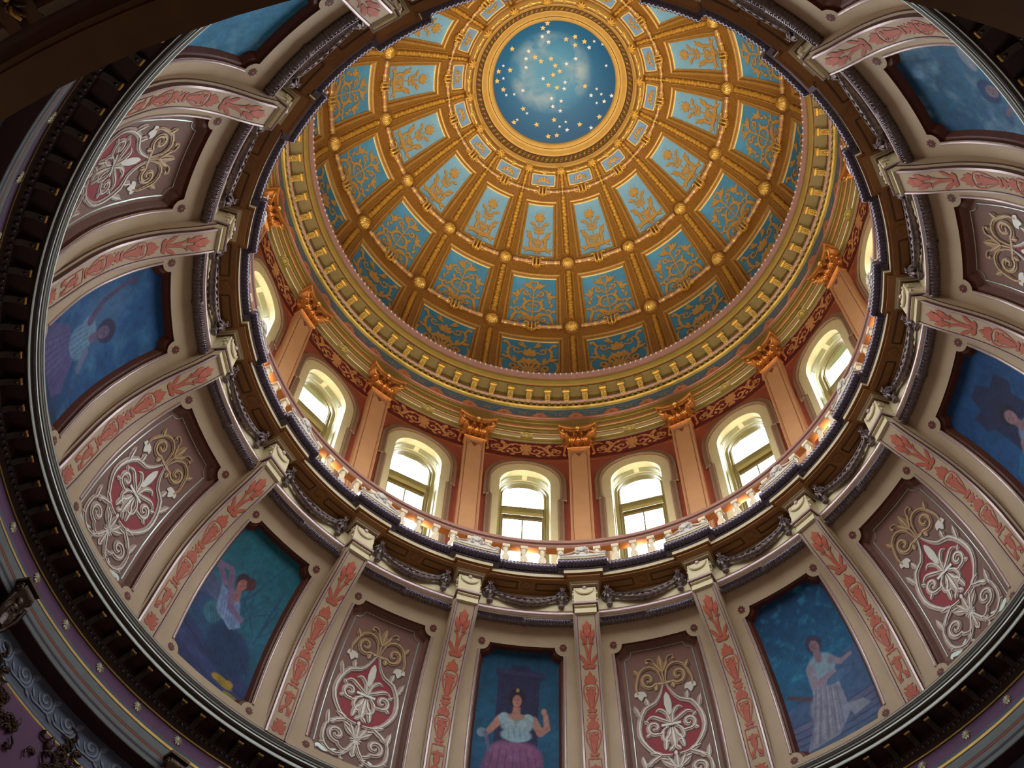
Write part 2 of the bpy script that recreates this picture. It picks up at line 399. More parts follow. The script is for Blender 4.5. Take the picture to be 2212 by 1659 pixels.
for i in range(len(cuts) - 1):
    p0, p1 = cuts[i], cuts[i + 1]
    if i % 2 == 0: strip(one, p0, p1, lambda p: -.5, lambda p: .5, 8, 3, MT['rib'])
    else:
        t = i // 2
        strip(one, p0, p1, lambda p: -.5, lambda p, t=t: -w_t(t, p), 2, 6, MT['rib']); strip(one, p0, p1, lambda p, t=t: w_t(t, p), lambda p: .5, 2, 6, MT['rib'])
me = one.mesh('dome_bay')
ceil = struct('ceiling'); ceil['label'] = 'gilded coffered dome with blue panels and a central oculus'
for k in range(16): rotpart('dome_ribbing', me, ceil, k + .5)
def coffer_fn(t, depth):
    a, b, wa, wb = TIER[t]; pa, pb = phi_of(a), phi_of(b); H = RD * (pa - pb); hwm = (wa * a + wb * b) / 2 * STEP
    def fn(x, y, off=0.):
        f = y / H; ph = pb + (pa - pb) * f; half = wb + (wa - wb) * f
        return dome(ph, x / hwm * half, depth - off, True)
    return fn, H, hwm
def coffer(t, depth, bead, panelm):
    fn0, H, hw = coffer_fn(t, 0); out = MB(); ins = min(.052, H * .09)
    def loop(i_, n_):
        f, _, _ = coffer_fn(t, n_); L = []
        x0, y0, y1 = hw - i_, i_, H - i_
        for j in range(8): L.append(f(-x0 + 2 * x0 * j / 8, y1))
        for j in range(6): L.append(f(x0, y1 + (y0 - y1) * j / 6))
        for j in range(8): L.append(f(x0 - 2 * x0 * j / 8, y0))
        for j in range(6): L.append(f(-x0, y0 + (y1 - y0) * j / 6))
        return L + [L[0]]
    def mold(a, b, m): out.grid(list(map(list, zip(a, b))), m, False)
    # raised fillet, splay, groove, inner bead
    mold(loop(-.055, 0), loop(-.055, -.02), MT['ribedge']); mold(loop(-.055, -.02), loop(-.03, -.02), MT['ribedge']); mold(loop(-.03, -.02), loop(0, 0.0), MT['ribedge'])
    mold(loop(0, 0), loop(ins * .45, depth * .55), MT['rib']); mold(loop(ins * .45, depth * .55), loop(ins * .6, depth * .5), MT['ribedge'])
    mold(loop(ins * .6, depth * .5), loop(ins, depth), MT['ribedge'])
    bd = MB(); f, _, _ = coffer_fn(t, depth); r = bead; x0, y0, y1 = hw - ins - r * .4, ins + r * .4, H - ins - r * .4
    for P in ([(-x0 + 2 * x0 * j / 10, y1) for j in range(11)], [(x0, y1 + (y0 - y1) * j / 8) for j in range(9)], [(-x0, y1 + (y0 - y1) * j / 8) for j in range(9)], [(-x0 + 2 * x0 * j / 10, y0) for j in range(11)]):
        bd.tube([f(x, y, r * .6) for x, y in P], r, MT['goldb_lit'] if P[0][1] == P[-1][1] and P[0][1] > H / 2 or t == 0 else MT['ribedge'], 6)  # top bead in brighter gold: the uplights' highlight put into the colour
    pn = MB(); x0, y0, y1 = hw - ins, ins, H - ins
    pn.grid([[f(-x0 + 2 * x0 * i / 8, y0 + (y1 - y0) * j / 8) for j in range(9)] for i in range(9)], panelm)
    return out, bd, pn, f, H, hw
def orn_tier(t, H, hw):
    o = Orn(); S = H; o.ls = (1, 1.35, 1.35, 1.5)[t]
    def P(x, y): return (x * hw * .96, y * H if t < 3 else (.22 + .77 * y) * H)
    if t == 0:
        o.flower(P(0, .55), .09, 5, 'gold'); o.spiral(P(.5, .38), .055, 120, .9, (.03, .03, .012), 'goldrel', lead=[P(.05, .42), P(.25, .62)]); o.leaf(P(0, .3), 270, .07, .05, 'goldrel'); o.leaf(P(.1, .4), 20, .09, .04, 'goldrel'); o.dot(P(.3, .35), .022, 'goldrel')
    if t == 1:
        for a, l in ((90, .17), (65, .15), (40, .12), (15, .09), (115, .15), (140, .12), (165, .09)): o.leaf(P(0, .70), a, l * 1.15, .06, 'goldpaint', mirror=False)
        o.leaf(P(0, .66), 90, .2, .07, 'goldpaint', mirror=False)
        o.st([P(0, .14), P(0, .3), P(0, .5), P(0, .7)], (.03, .018, .03), 'goldpaint')
        o.st([P(.02, .19), P(.38, .22), P(.42, .36), P(.50, .50)], (.03, .055, .006), 'goldpaint', mirror=True)
        o.leaf(P(.42, .34), 60, .17, .05, 'goldpaint'); o.leaf(P(.47, .44), 35, .13, .04, 'goldpaint')
        o.st([P(0, .15), P(.3, .17), P(.5, .17), P(.78, .09)], (.05, .07, .004), 'goldpaint', mirror=True)
        o.leaf(P(.36, .16), 10, .18, .05, 'goldpaint'); o.dot(P(.15, .11), .02, 'goldpaint'); o.leaf(P(0, .13), 270, .06, .05, 'goldpaint')
        o.spiral(P(.17, .34), .075, 200, 1.2, (.02, .026, .01), 'goldpaint', lead=[P(0, .22), P(.1, .24)]); o.spiral(P(.1, .27), .05, -60, 1, (.014, .02, .008), 'goldpaint')
        o.spiral(P(.2, .57), .07, 210, 1.2, (.02, .026, .01), 'goldpaint', lead=[P(0, .44), P(.1, .5)])
        o.leaf(P(.22, .62), 20, .15, .05, 'goldpaint'); o.leaf(P(.3, .6), 55, .09, .04, 'goldpaint'); o.leaf(P(.05, .47), 20, .1, .04, 'goldpaint')
        o.flower(P(0, .33), .045, 6, 'goldpaint')
        for x, y in ((.1, .88), (.25, .84), (.33, .76)): o.dot(P(x, y), .01, 'goldpaint')
    if t == 2:
        o.st([P(0, .16), P(0, .4), P(0, .6), P(0, .74)], (.02, .022, .03), 'goldpaint')
        o.st([P(0, .88), P(.1, .91), P(.16, .85), P(.05, .76), P(0, .70)], (.02, .045, .02), 'goldpaint', mirror=True)
        o.st([P(.04, .78), P(.25, .80), P(.5, .86)], (.02, .06, .004), 'goldpaint', mirror=True); o.leaf(P(.2, .8), 60, .12, .05, 'goldpaint')
        o.spiral(P(.30, .68), .10, 200, 1.3, (.022, .035, .012), 'goldpaint', lead=[P(0, .60), P(.12, .60)])
        o.st([P(.38, .74), P(.55, .72), P(.62, .6), P(.78, .55)], (.02, .045, .006), 'goldpaint', mirror=True)
        o.leaf(P(.6, .62), 0, .18, .05, 'goldpaint'); o.leaf(P(.62, .6), 75, .16, .05, 'goldpaint'); o.spiral(P(.72, .62), .06, 250, .9, (.02, .026, .01), 'goldpaint'); o.leaf(P(.62, .56), 290, .12, .04, 'goldpaint')
        o.st([P(0, .30), P(.28, .34), P(.36, .44), P(.20, .52), P(.0, .52)], (.02, .06, .02), 'goldpaint', mirror=True); o.leaf(P(.3, .5), 60, .12, .05, 'goldpaint'); o.leaf(P(.32, .4), 330, .12, .05, 'goldpaint')
        o.spiral(P(.1, .44), .06, -90, 1, (.014, .02, .008), 'goldpaint')
        for a, l in ((90, .17), (60, .15), (35, .15), (120, .15), (145, .15)): o.leaf(P(0, .12), a, l, .06, 'goldpaint', mirror=False)
        o.leaf(P(.05, .15), 40, .30, .06, 'goldpaint', bend=.1)
        o.spiral(P(.60, .32), .12, 210, 1.2, (.022, .04, .012), 'goldpaint', lead=[P(.05, .12), P(.3, .2)]); o.leaf(P(.70, .40), 70, .13, .05, 'goldpaint'); o.leaf(P(.74, .32), 10, .1, .05, 'goldpaint')
        o.spiral(P(.42, .16), .09, 160, 1.2, (.022, .036, .012), 'goldpaint', lead=[P(0, .08), P(.18, .06)])
        o.st([P(.42, .24), P(.62, .26), P(.74, .18), P(.80, .07), P(.9, .05)], (.02, .06, .006), 'goldpaint', mirror=True); o.dot(P(0, .05), .022, 'goldpaint', mirror=False)
        o.leaf(P(.5, .1), 350, .12, .04, 'goldpaint')
    if t == 3:
        o.st([P(0, .02), P(0, .2), P(0, .35)], (.05, .03, .05), 'goldpaint')
        for a, l in ((90, .22), (60, .2), (35, .16), (120, .2), (145, .16)): o.leaf(P(0, .58), a, l, .08, 'goldpaint', mirror=False); 
        for a, l in ((90, .18), (55, .22), (125, .22)): o.leaf(P(0, .34), a, l, .08, 'goldpaint', mirror=False)
        for a, l in ((70, .3), (45, .26), (20, .2)): o.leaf(P(0, .12), a, l, .05, 'goldpaint')
        o.st([P(.02, .08), P(.3, .32), P(.55, .40), P(.72, .56), P(.84, .60)], (.03, .05, .01), 'goldpaint', mirror=True)
        o.leaf(P(.45, .38), 75, .16, .06, 'goldpaint'); o.leaf(P(.62, .46), 15, .18, .06, 'goldpaint'); o.leaf(P(.70, .54), 85, .14, .05, 'goldpaint'); o.leaf(P(.3, .34), 110, .14, .06, 'goldpaint')
        o.spiral(P(.42, .72), .13, 200, 1.2, (.02, .035, .012), 'goldpaint', lead=[P(.0, .72), P(.18, .66)]); o.leaf(P(.1, .80), 30, .2, .06, 'goldpaint')
        o.st([P(.5, .80), P(.66, .78), P(.78, .9), P(.9, .86)], (.02, .05, .006), 'goldpaint', mirror=True); o.flower(P(.84, .88), .06, 6, 'goldpaint', mirror=True); o.leaf(P(.66, .78), 290, .14, .05, 'goldpaint'); o.leaf(P(.2, .84), 60, .13, .05, 'goldpaint')
        o.flower(P(.52, .24), .11, 10, 'goldpaint', mirror=True); o.flower(P(.52, .24), .05, 5, 'goldshade', mirror=True, lay=2)
        o.spiral(P(.52, .24), .20, 120, .7, (.02, .03, .02), 'goldpaint', lead=[P(.05, .2), P(.25, .4)])
        o.st([P(0, .03), P(.35, .04), P(.72, .06), P(.93, .2), P(.9, .38), P(.78, .42)], (.03, .05, .01), 'goldpaint', mirror=True)
        o.leaf(P(.86, .14), 40, .16, .05, 'goldpaint'); o.leaf(P(.2, .08), 20, .22, .05, 'goldpaint'); o.leaf(P(.18, .1), 340, .14, .05, 'goldpaint')
    return o
PM = {0: 'blue0', 1: 'blue1', 2: 'blue2', 3: 'blue3'}
for t in range(4):
    fr_, bd, pn, f, H, hw = coffer(t, .075 if t else .05, .020, MT[PM[t]])
    o = orn_tier(t, H, hw); om = MB()
    if t:
        for L_, m_0, l_0 in o.s:
            for q_ in range(len(L_)): a_, b_ = L_[q_]; c_ = (a_ + b_) / 2; L_[q_] = (c_ + (a_ - c_) * 1.45, c_ + (b_ - c_) * 1.45)
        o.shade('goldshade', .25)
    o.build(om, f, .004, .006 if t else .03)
    m1, m2, m3, m4 = fr_.mesh('coffer'), bd.mesh('coffer_bead'), pn.mesh('coffer_panel'), om.mesh('ornament')
    for k in range(16):
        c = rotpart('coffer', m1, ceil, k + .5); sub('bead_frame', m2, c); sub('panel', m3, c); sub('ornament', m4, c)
# bosses, garlands
def boss_mesh(R, r, flute=True):
    mb = MB(); F = dframe(R); N = 48
    mb.grid([[F(r * 1.15 * cos(2 * PI * i / 24), r * 1.15 * sin(2 * PI * i / 24), z) for z in (0, .03)] + [F(r * 1.0 * cos(2 * PI * i / 24), r * 1.0 * sin(2 * PI * i / 24), .05), F(0, 0, .03)] for i in range(25)], MT['rib'])
    P = []
    for i in range(N + 1):
        a = 2 * PI * i / N; g = .86 + .14 * (i % 4 < 2)
        P.append([F(r * .92 * cos(t_) * g * cos(a) if False else r * .92 * sin(t_) * g * cos(a), r * .92 * sin(t_) * g * sin(a), .03 + r * .85 * cos(t_)) for t_ in (PI / 2, 1.2, .9, .55, .3)])
    mb.grid(P, MT['gold'], False)
    for i in range(7): a = 2 * PI * i / 7; mb.ball(F(.12 * r * cos(a) * 2, .12 * r * sin(a) * 2, .03 + r * .86), r * .13, MT['goldrel'], 6, 4)
    mb.ball(F(0, 0, .03 + r * .9), r * .15, MT['goldrel'], 6, 4); return mb
def ring_garland(R, r, nb, big):
    mb = MB()
    def seg(a, b):
        n = 14; mb.tube([dome(R, a + (b - a) * i / n, -.05) for i in range(n + 1)], r, MT['stone'], 6, lambda t: 1 + .16 * sin(t * 50))
    seg(.12 if big else .06, .44); seg(.56, .94 if not big else .88)
    for d in nb:
        for sg in (d, 1 - d):
            F = dframe(R, sg); mb.tube([F(x, 0, .05) for x in (-r * 1.3, -r * .6, 0, r * .6, r * 1.3)], r * 1.12, MT['gold'], 8, lambda t: .5 + .5 * sin(t * PI))
    F = dframe(R, .5); s = r * 1.0
    for x in (-.10, 0, .10): mb.tube([F(x + .0 * x, y, .05 + (1.9 if x == 0 else 1.5) * s * math.sqrt(max(0, 1 - (y / (2.4 * s)) ** 2)) * .9) for y in np.linspace(-2.3 * s, 2.3 * s, 9)], .022, MT['gold'], 5)
    for i in range(5):
        a = rad(-150 + 30 * i); mb.tube([F(0, -1.2 * s, .06), F(2.2 * s * cos(a), -1.2 * s + 2.6 * s * sin(a) * .8, .10)], .028, MT['goldrel'], 5, lambda t: 1 - .3 * t)
    for sg in (-1, 1):
        mb.tube([F(sg * (.16 + .05 * cos(q)), 1.6 * s + .05 * sin(q), .07) for q in np.linspace(0, 5.2, 10)], .016, MT['gold'], 5)
        mb.tube([F(sg * .10, -1.0 * s, .08), F(sg * .2, -1.5 * s, .08), F(sg * .24, -.9 * s, .06)], .02, MT['goldrel'], 5)
    return mb
for R, r, nb, big in ((3.02, .05, (.14, .3), False), (4.62, .062, (.19, .34), True), (5.74, .062, (.17, .29, .4), True)):
    m1 = ring_garland(R, r, nb, big).mesh('ring_garland')
    for k in range(16): rotpart('ring_garland', m1, ceil, k)
m1 = boss_mesh(4.62, .185).mesh('boss'); m2 = boss_mesh(5.74, .20).mesh('boss')
x_ = MB(); F = dframe(3.02)
for a in range(4): x_.tube([F(0, 0, .07), F(.13 * cos(a * PI / 2), .13 * sin(a * PI / 2), .07)], .035, MT['gold'], 6, lambda t: .6 + .5 * sin(t * PI))
x_.ball(F(0, 0, .08), .05, MT['gold']); m3 = x_.mesh('cross_boss')
for k in range(16):
    rotpart('boss', m1, ceil, k); rotpart('boss', m2, ceil, k); rotpart('cross_boss', m3, ceil, k)
def rib_garland(Ra, Rb, r):
    mb = MB(); pa, pb = phi_of(Ra), phi_of(Rb); n = int(RD * abs(pa - pb) / .035)
    mb.tube([dome(pa + (pb - pa) * i / n, .022 / 1 * sin(i * 1.3) / max(Ra, 3), -.045, True) for i in range(n + 1)], r, MT['goldrel'], 6, lambda t: 1 + .22 * sin(t * n * 2.1))
    for sg in (-1, 1):
        mb.tube([dome(pa + (pb - pa) * i / 12, sg * (r * 1.9) / STEP / (C0R + RD * cos(pa + (pb - pa) * i / 12)), -.012, True) for i in range(13)], .014, MT['ribedge'], 4)
    return mb.mesh('rib_garland')
for Ra, Rb, r in ((2.6, 2.93, .045), (3.14, 4.44, .058), (4.80, 5.60, .064), (5.88, 6.26, .064)):
    m1 = rib_garland(Ra, Rb, r)
    for k in range(16): rotpart('rib_garland', m1, ceil, k)

# ------------------------------------------------------------------ oculus ring and painted sky
oc = struct('trim_1'); oc['label'] = 'ochre moulded ring around the oculus'
def ringpart(name, prof, m, parent, seg_m=None, n=128):
    b = MB(); b.lathe(prof, 0, 2 * PI, n, m, seg_m=seg_m); return sub(name, b.mesh(name), parent)
Y, RI = MT['yellow'], MT['rib']
ringpart('torus_moulding', [(2.52, 32.74), (2.50, 32.52), (2.47, 32.42), (2.42, 32.35), (2.35, 32.34), (2.31, 32.40), (2.30, 32.46), (2.27, 32.48), (2.24, 32.54), (2.21, 32.60)], Y, oc, [MT['ribedge'], Y, Y, RI, RI, MT['ribedge'], Y, Y, Y])
ringpart('floral_band', [(2.21, 32.60), (2.19, 32.62), (2.08, 32.76), (2.06, 32.78)], RI, oc, [MT['maroon'], MT['olived'], MT['maroon']])
ringpart('flat_band', [(2.06, 32.78), (2.02, 32.80), (1.93, 32.88), (1.88, 32.90), (1.87, 32.93), (1.865, 32.90), (1.84, 32.905), (1.78, 32.94), (1.75, 32.99), (1.742, 33.04)], Y, oc, [Y, Y, Y, MT['maroon'], MT['maroon'], Y, Y, Y, Y])
b = MB()
for i in range(96):
    a = 2 * PI * i / 96; ca, sa = cos(a), sin(a); r_, z_ = 2.135, 32.685
    b.ball(((r_) * ca, (r_) * sa, z_), .038, MT['rose'] if i % 2 else MT['goldrel'], 6, 4)
    for d, rr, zz in ((.014, 2.175, 32.63), (-.014, 2.10, 32.73)): b.ball((rr * cos(a + d), rr * sin(a + d), zz), .022, MT['goldrel'], 5, 3)
q = sub('floral_beading', b.mesh('floral_beading'), oc, 'rose and gold floral beading'); q['kind'] = 'stuff'
b = MB(); F = frame((2.385, 0, 32.345), (-.55, 0, -.85), (-.85, 0, .55))
for i in range(8):
    a = 2 * PI * i / 8; b.tube([F(0, 0, .03), F(.07 * cos(a), .07 * sin(a), .05), F(.13 * cos(a), .13 * sin(a), .01)], .035, MT['goldrel'], 5, lambda t: .5 + .6 * sin(t * PI))
b.ball(F(0, 0, .05), .045, MT['gold']); b.ball(F(0, 0, .0), .10, MT['rib'], 10, 6, (1, 1, .5)); m1 = b.mesh('rosette')
b = MB()
for sg in (-1, 1): b.tube([(2.40 * cos(ku(.5 + sg * d)), 2.40 * sin(ku(.5 + sg * d)), 32.33) for d in np.linspace(.05, .32, 8)], .026, MT['gold'], 6, lambda t: 1 + .3 * sin(t * 9))
F = frame((2.40 * cos(ku(.5)), 2.40 * sin(ku(.5)), 32.33), (-.5 * cos(ku(.5)), -.5 * sin(ku(.5)), -.86), (0, 0, 1))
for x in (-.04, 0, .04): b.tube([F(x, -.06, .01), F(x * .6, 0, .05), F(x, .06, .01)], .014, MT['gold'], 5)
m2 = b.mesh('ring_garland')
for k in range(16): rotpart('rosette', m1, oc, k); rotpart('ring_garland', m2, oc, k)
sky = MB(); N = 64; P = []
def skyz(r): return 33.03 + .42 * (1 - (r / 1.78) ** 2)
for i in range(N + 1): P.append([(r * cos(2 * PI * i / N), r * sin(2 * PI * i / N), skyz(r)) for r in np.linspace(0, 1.78, 20)])
sky.grid(P, MT['skyd'])
skyo = bpy.data.objects.new('painted_sky', sky.mesh('painted_sky')); COL.objects.link(skyo)
skyo['label'] = 'round painted night sky with gold and silver stars in the oculus'; skyo['category'] = 'ceiling painting'
def unproj(px, py, zf):
    d = Vector(((px - 1106) / 2485.456, (py - 829.5) / 2485.456, 1))
    w_ = Vector([sum(RW[r][c] * d[r] for r in range(3)) for c in range(3)]); w_ /= w_.z
    t = 33.3
    for _ in range(6):
        X, Y_ = w_.x * t, w_.y * t - 8; t = zf(math.hypot(X, Y_))
    return X, Y_, t
def star_mesh(r, m, name):
    b = MB(); vs = []; h = r * .12
    for i in range(10): a = PI / 2 + i * PI / 5; rr = r if i % 2 == 0 else r * .45; vs.append((rr * cos(a), rr * sin(a), 0))
    b.add(vs + [(0, 0, -h)] + [(x, y, .01) for x, y, _ in vs], [(i, (i + 1) % 10, 10) for i in range(10)] + [(i, 11 + i, 11 + (i + 1) % 10, (i + 1) % 10) for i in range(10)], m); return b.mesh(name)
SG, SS, SD = star_mesh(.085, MT['star'], 'star'), star_mesh(.07, MT['starw'], 'star'), star_mesh(.05, MT['starw'], 'star')
G = '1010,275 955,332 1232,467 1340,437 1340,537 1452,494 863,683 933,730 588,582 1052,700 1102,782 1157,848 1077,892 425,852 563,836 408,968 483,1068 1020,1012 1122,1045 1457,1027 720,1298 1630,1393 1395,1485 1088,1430 880,1487 610,1460 1018,1628 1120,1615'
S_ = '1020,380 947,435 1022,500 1508,566 785,610 755,700 755,803 1237,762 1347,700 957,937 1220,982 1210,1058 717,1080 1530,1138 1775,1142 1687,1210 1058,1175 1173,1205 1073,1270 1163,1322 1530,1525 1245,1550'
D_ = '1568,492 1668,525 1712,783 483,785 483,935 518,1133 613,1125 1597,1062 1653,1123 1597,1228 765,1352 1228,1452 1155,1510 648,1428'
for s_, me_, lb in ((G, SG, 'gold star'), (S_, SS, 'silver star'), (D_, SD, 'small silver star')):
    for p_ in s_.split():
        x, y = map(float, p_.split(',')); X, Y_, Z_ = unproj(1000 + x / 5.53, y / 5.53, skyz)
        o = sub('star', me_, skyo, lb); o.location = (X, Y_, Z_ - .02 - .0 * X); o.rotation_euler = (0, 0, -.05 + rng.uniform(-.15, .15) + PI)
# ================================================================== UPPER ENTABLATURE
ent = struct('trim_2'); ent['label'] = 'olive and gold cornice under the dome'
OL, OD = MT['olive'], MT['olived']
ringpart('ledge', [(6.34, 26.08), (5.72, 26.08), (5.66, 26.02), (5.63, 25.94)], OL, ent)
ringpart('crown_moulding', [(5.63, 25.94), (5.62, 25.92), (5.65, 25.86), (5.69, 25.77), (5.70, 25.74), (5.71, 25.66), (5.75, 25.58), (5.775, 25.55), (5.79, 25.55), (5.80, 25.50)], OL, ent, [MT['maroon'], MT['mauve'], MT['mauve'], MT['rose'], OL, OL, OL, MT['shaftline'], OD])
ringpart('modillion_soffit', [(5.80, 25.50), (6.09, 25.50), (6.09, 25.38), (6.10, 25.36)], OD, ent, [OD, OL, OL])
ringpart('rope_moulding', [(6.10, 25.36), (6.08, 25.335), (6.085, 25.30), (6.12, 25.28), (6.17, 25.27), (6.17, 25.14)], MT['mauve'], ent, [MT['mauve'], MT['mauve'], MT['mauve'], OL, OD])
ringpart('gold_fillet', [(6.17, 25.16), (6.14, 25.15), (6.135, 25.12), (6.17, 25.10), (6.195, 25.08), (6.215, 25.06)], MT['gold'], ent, [OL, MT['goldrel'], MT['gold'], OL, OL])
ringpart('painted_frieze_ground', [(6.215, 25.06), (6.215, 24.69)], MT['frblue'], ent)
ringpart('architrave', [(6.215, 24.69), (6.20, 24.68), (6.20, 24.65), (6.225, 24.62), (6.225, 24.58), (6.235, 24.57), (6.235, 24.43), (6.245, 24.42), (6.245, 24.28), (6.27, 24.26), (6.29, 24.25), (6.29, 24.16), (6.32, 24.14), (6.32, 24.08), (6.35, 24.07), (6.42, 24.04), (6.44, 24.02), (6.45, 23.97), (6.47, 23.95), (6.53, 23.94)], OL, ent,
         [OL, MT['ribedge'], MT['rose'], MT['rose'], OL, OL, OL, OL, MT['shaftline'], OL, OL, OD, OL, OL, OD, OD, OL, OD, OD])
# rope twist, crown beads (uncountable runs)
b = MB()
for i in range(640):
    a = 2 * PI * i / 640; b.tube([(6.085 * cos(a), 6.085 * sin(a), 25.345), (6.078 * cos(a + .006), 6.078 * sin(a + .006), 25.30)], .014, MT['mauve'], 4)
q = sub('rope_twist', b.mesh('rope_twist'), ent); q['kind'] = 'stuff'
b = MB(); m_ = MT['mauve']
for i in range(16 * 16):
    a = 2 * PI * (i + .5) / 256; b.ball((5.62 * cos(a), 5.62 * sin(a), 25.90), .028, MT['lilac'], 6, 4, (1, 1.3, .9))
q = sub('leaf_beading', b.mesh('leaf_beading'), ent, 'mauve beading along the cornice lip'); q['kind'] = 'stuff'
# modillions
mb = MB(); F = lambda x, y, z: (x, y, z)
w_ = .066
mb.box(5.81, 5.93, -w_ * 1.25, w_ * 1.25, 25.44, 25.50, MT['olive'])
mb.tube([(5.86, y, 25.41) for y in (-w_, 0, w_)], .038, MT['goldrel'], 8)
mb.grid([[(x, y * w_, z) for y in (-1, -.6, 0, .6, 1)] for x, z in ((5.88, 25.44), (5.885, 25.40), (5.93, 25.375), (6.00, 25.36), (6.05, 25.33), (6.08, 25.29), (6.09, 25.33))], MT['olive'])
for i in range(7): mb.ball((5.915 + .022 * i, (i % 2 - .5) * .04, 25.372 - .009 * i), .022, MT['goldrel'], 5, 4)
mb.box(5.9, 6.09, -w_, w_, 25.37, 25.50, MT['olive'])
for sg in (-1, 1): mb.ball((6.065, sg * .03, 25.29), .026, MT['gold'], 6, 4); mb.ball((5.86, sg * w_ * 1.05, 25.41), .03, MT['gold'], 6, 4)
m1 = mb.mesh('modillion')
for i in range(80): rotpart('modillion', m1, ent, (i + .5) / 5)
mb = MB(); mb.box(6.125, 6.175, -.03, .03, 25.165, 25.265, OL); m1 = mb.mesh('dentil')
for i in range(256): rotpart('dentil', m1, ent, (i + .5) / 16)
# painted frieze: salmon flowers on blue (5 per two bays -> 44 around)
o = Orn()
def frz(x, y, off): a = x / 6.215; return ((6.215 - off) * cos(a), -(6.215 - off) * sin(a), 24.70 + y)
o.st([(-.19, .0), (-.14, .10), (0, .15), (.14, .10), (.19, .0)], (.02, .02, .02), 'orange')
for a in (90, 60, 120, 30, 150, 5, 175): o.leaf((0, .01), a, .20, .13, 'salmonfl', mirror=False)
for a in (75, 105, 45, 135): o.leaf((0, .01), a, .09, .03, 'rose', mirror=False, lay=2)
for y in (.20, .10, .03): o.st([(.17, y), (.30, y - .04), (.445, y + .03)], (.008, .014, .008), 'goldpaint', mirror=True)
o.st([(.0, .24), (.2, .27), (.445, .2)], (.01, .014, .008), 'goldpaint', mirror=True); o.leaf((0, .24), 0, .1, .04, 'goldpaint'); o.leaf((.445, .12), 180, .09, .05, 'goldpaint')
mb = MB(); o.build(mb, frz, .003, .004); m1 = mb.mesh('painted_flower')
for i in range(44): rotpart('painted_flower', m1, ent, i * 16 / 44 - .01)
mb = MB(); rosette(mb, frame((6.385, 0, 24.055), (0, 0, -1), (-1, 0, 0)), .06, .03, 8, OL); mb.tube([(6.385 + .085 * cos(t), .085 * sin(t), 24.05) for t in np.linspace(0, 2 * PI, 20)], .014, OL, 5)
m1 = mb.mesh('soffit_button'); mb = MB()
for d in (-1, 1):
    for rr in (6.345, 6.425): mb.tube([(rr * cos(ku(d * q)), rr * sin(ku(d * q)), 24.055 if rr < 6.4 else 24.03) for q in np.linspace(.06, .36, 8)], .01, MT['cream'] if rr > 6.4 else MT['shaftline'], 4)
m2 = mb.mesh('soffit_panel')
for k in range(16): rotpart('soffit_button', m1, ent, k + .5); rotpart('soffit_panel', m2, ent, k + .5)
# ================================================================== DRUM WALL, WINDOWS
RWL = 6.53; ZB, ZT = 17.5, 23.97
def wl_(xm, z, R=RWL, ref=6.5):            # xm metres lateral at radius 6.5
    a = -xm / ref; return (R * cos(a), R * sin(a), z)
HB = STEP * 6.5 / 2                        # half bay width in metres (1.276)
HW, ZC, ZS = .585, 22.04, 18.35            # window opening: half width, arch centre, sill
def arch_z(x, hw=HW, zc=ZC): return zc + math.sqrt(max(0, hw * hw - x * x))
mb = MB()
xs = [-HW * cos(PI * i / 16) for i in range(17)]
for sg in (-1, 1): mb.grid([[wl_(sg * (HW + (HB - HW) * i / 3), ZB + (ZT - ZB) * j / 6) for j in range(7)] for i in range(4)], MT['red'])
mb.grid([[wl_(x, ZB + (ZS - ZB) * j) for j in range(2)] for x in xs], MT['red']); mb.grid([[wl_(x, arch_z(x) + (ZT - arch_z(x)) * j / 3) for j in range(4)] for x in xs], MT['red'])
m1 = mb.mesh('drum_wall_bay')
wu = struct('wall_upper'); wu['label'] = 'terracotta drum wall with arched windows'
for k in range(16): rotpart('wall_bay', m1, wu, k + .5)
def opath(hw, zc, zb, hwl=None, zear=21.40, n=20):
    P = []; hwl = hwl or hw
    for z in np.linspace(zb, zear, 5): P.append((-hwl, z))
    for z in np.linspace(zear, zc, 3): P.append((-hw, z))
    P += [(-hw * cos(PI * i / n), zc + hw * sin(PI * i / n)) for i in range(1, n)]
    for z in np.linspace(zc, zear, 3): P.append((hw, z))
    for z in np.linspace(zear, zb, 5): P.append((hwl, z))
    return P
def band(mb, A, B, RA, RB, m, smooth=False): mb.grid([[wl_(a[0], a[1], RA), wl_(b_[0], b_[1], RB)] for a, b_ in zip(A, B)], m, smooth)
# surround
sr = MB()
pin = opath(HW, ZC, ZS); pc = opath(.80, 22.08, ZS, .74); pm1 = opath(.835, 22.10, ZS, .775); pm2 = opath(.90, 22.11, ZS, .845); pm3 = opath(.95, 22.12, ZS, .885)
band(sr, pin, pin, 6.60, 6.47, MT['cream']); band(sr, pin, pc, 6.47, 6.46, MT['cream']); band(sr, pc, pc, 6.46, 6.44, MT['linedk']); band(sr, pc, pm1, 6.44, 6.42, MT['taupe'])
band(sr, pm1, pm2, 6.42, 6.45, MT['taupe']); band(sr, pm2, pm3, 6.45, 6.45, MT['taupe']); band(sr, pm3, pm3, 6.45, 6.54, MT['taupe'])
rv = MB(); p2 = opath(HW - .01, ZC, ZS); p3 = opath(.56, 22.04, ZS); p4 = opath(.50, 22.12, ZS); p5 = opath(.47, 22.15, ZS)
band(rv, pin, p2, 6.60, 6.62, MT['cream']); band(rv, p2, p2, 6.62, 6.74, MT['cream']); band(rv, p2, p3, 6.74, 6.76, MT['cream']); band(rv, p3, p3, 6.76, 6.80, MT['creamd']); band(rv, p3, p4, 6.80, 6.84, MT['sash'], True); band(rv, p4, p4, 6.84, 6.90, MT['sash'])
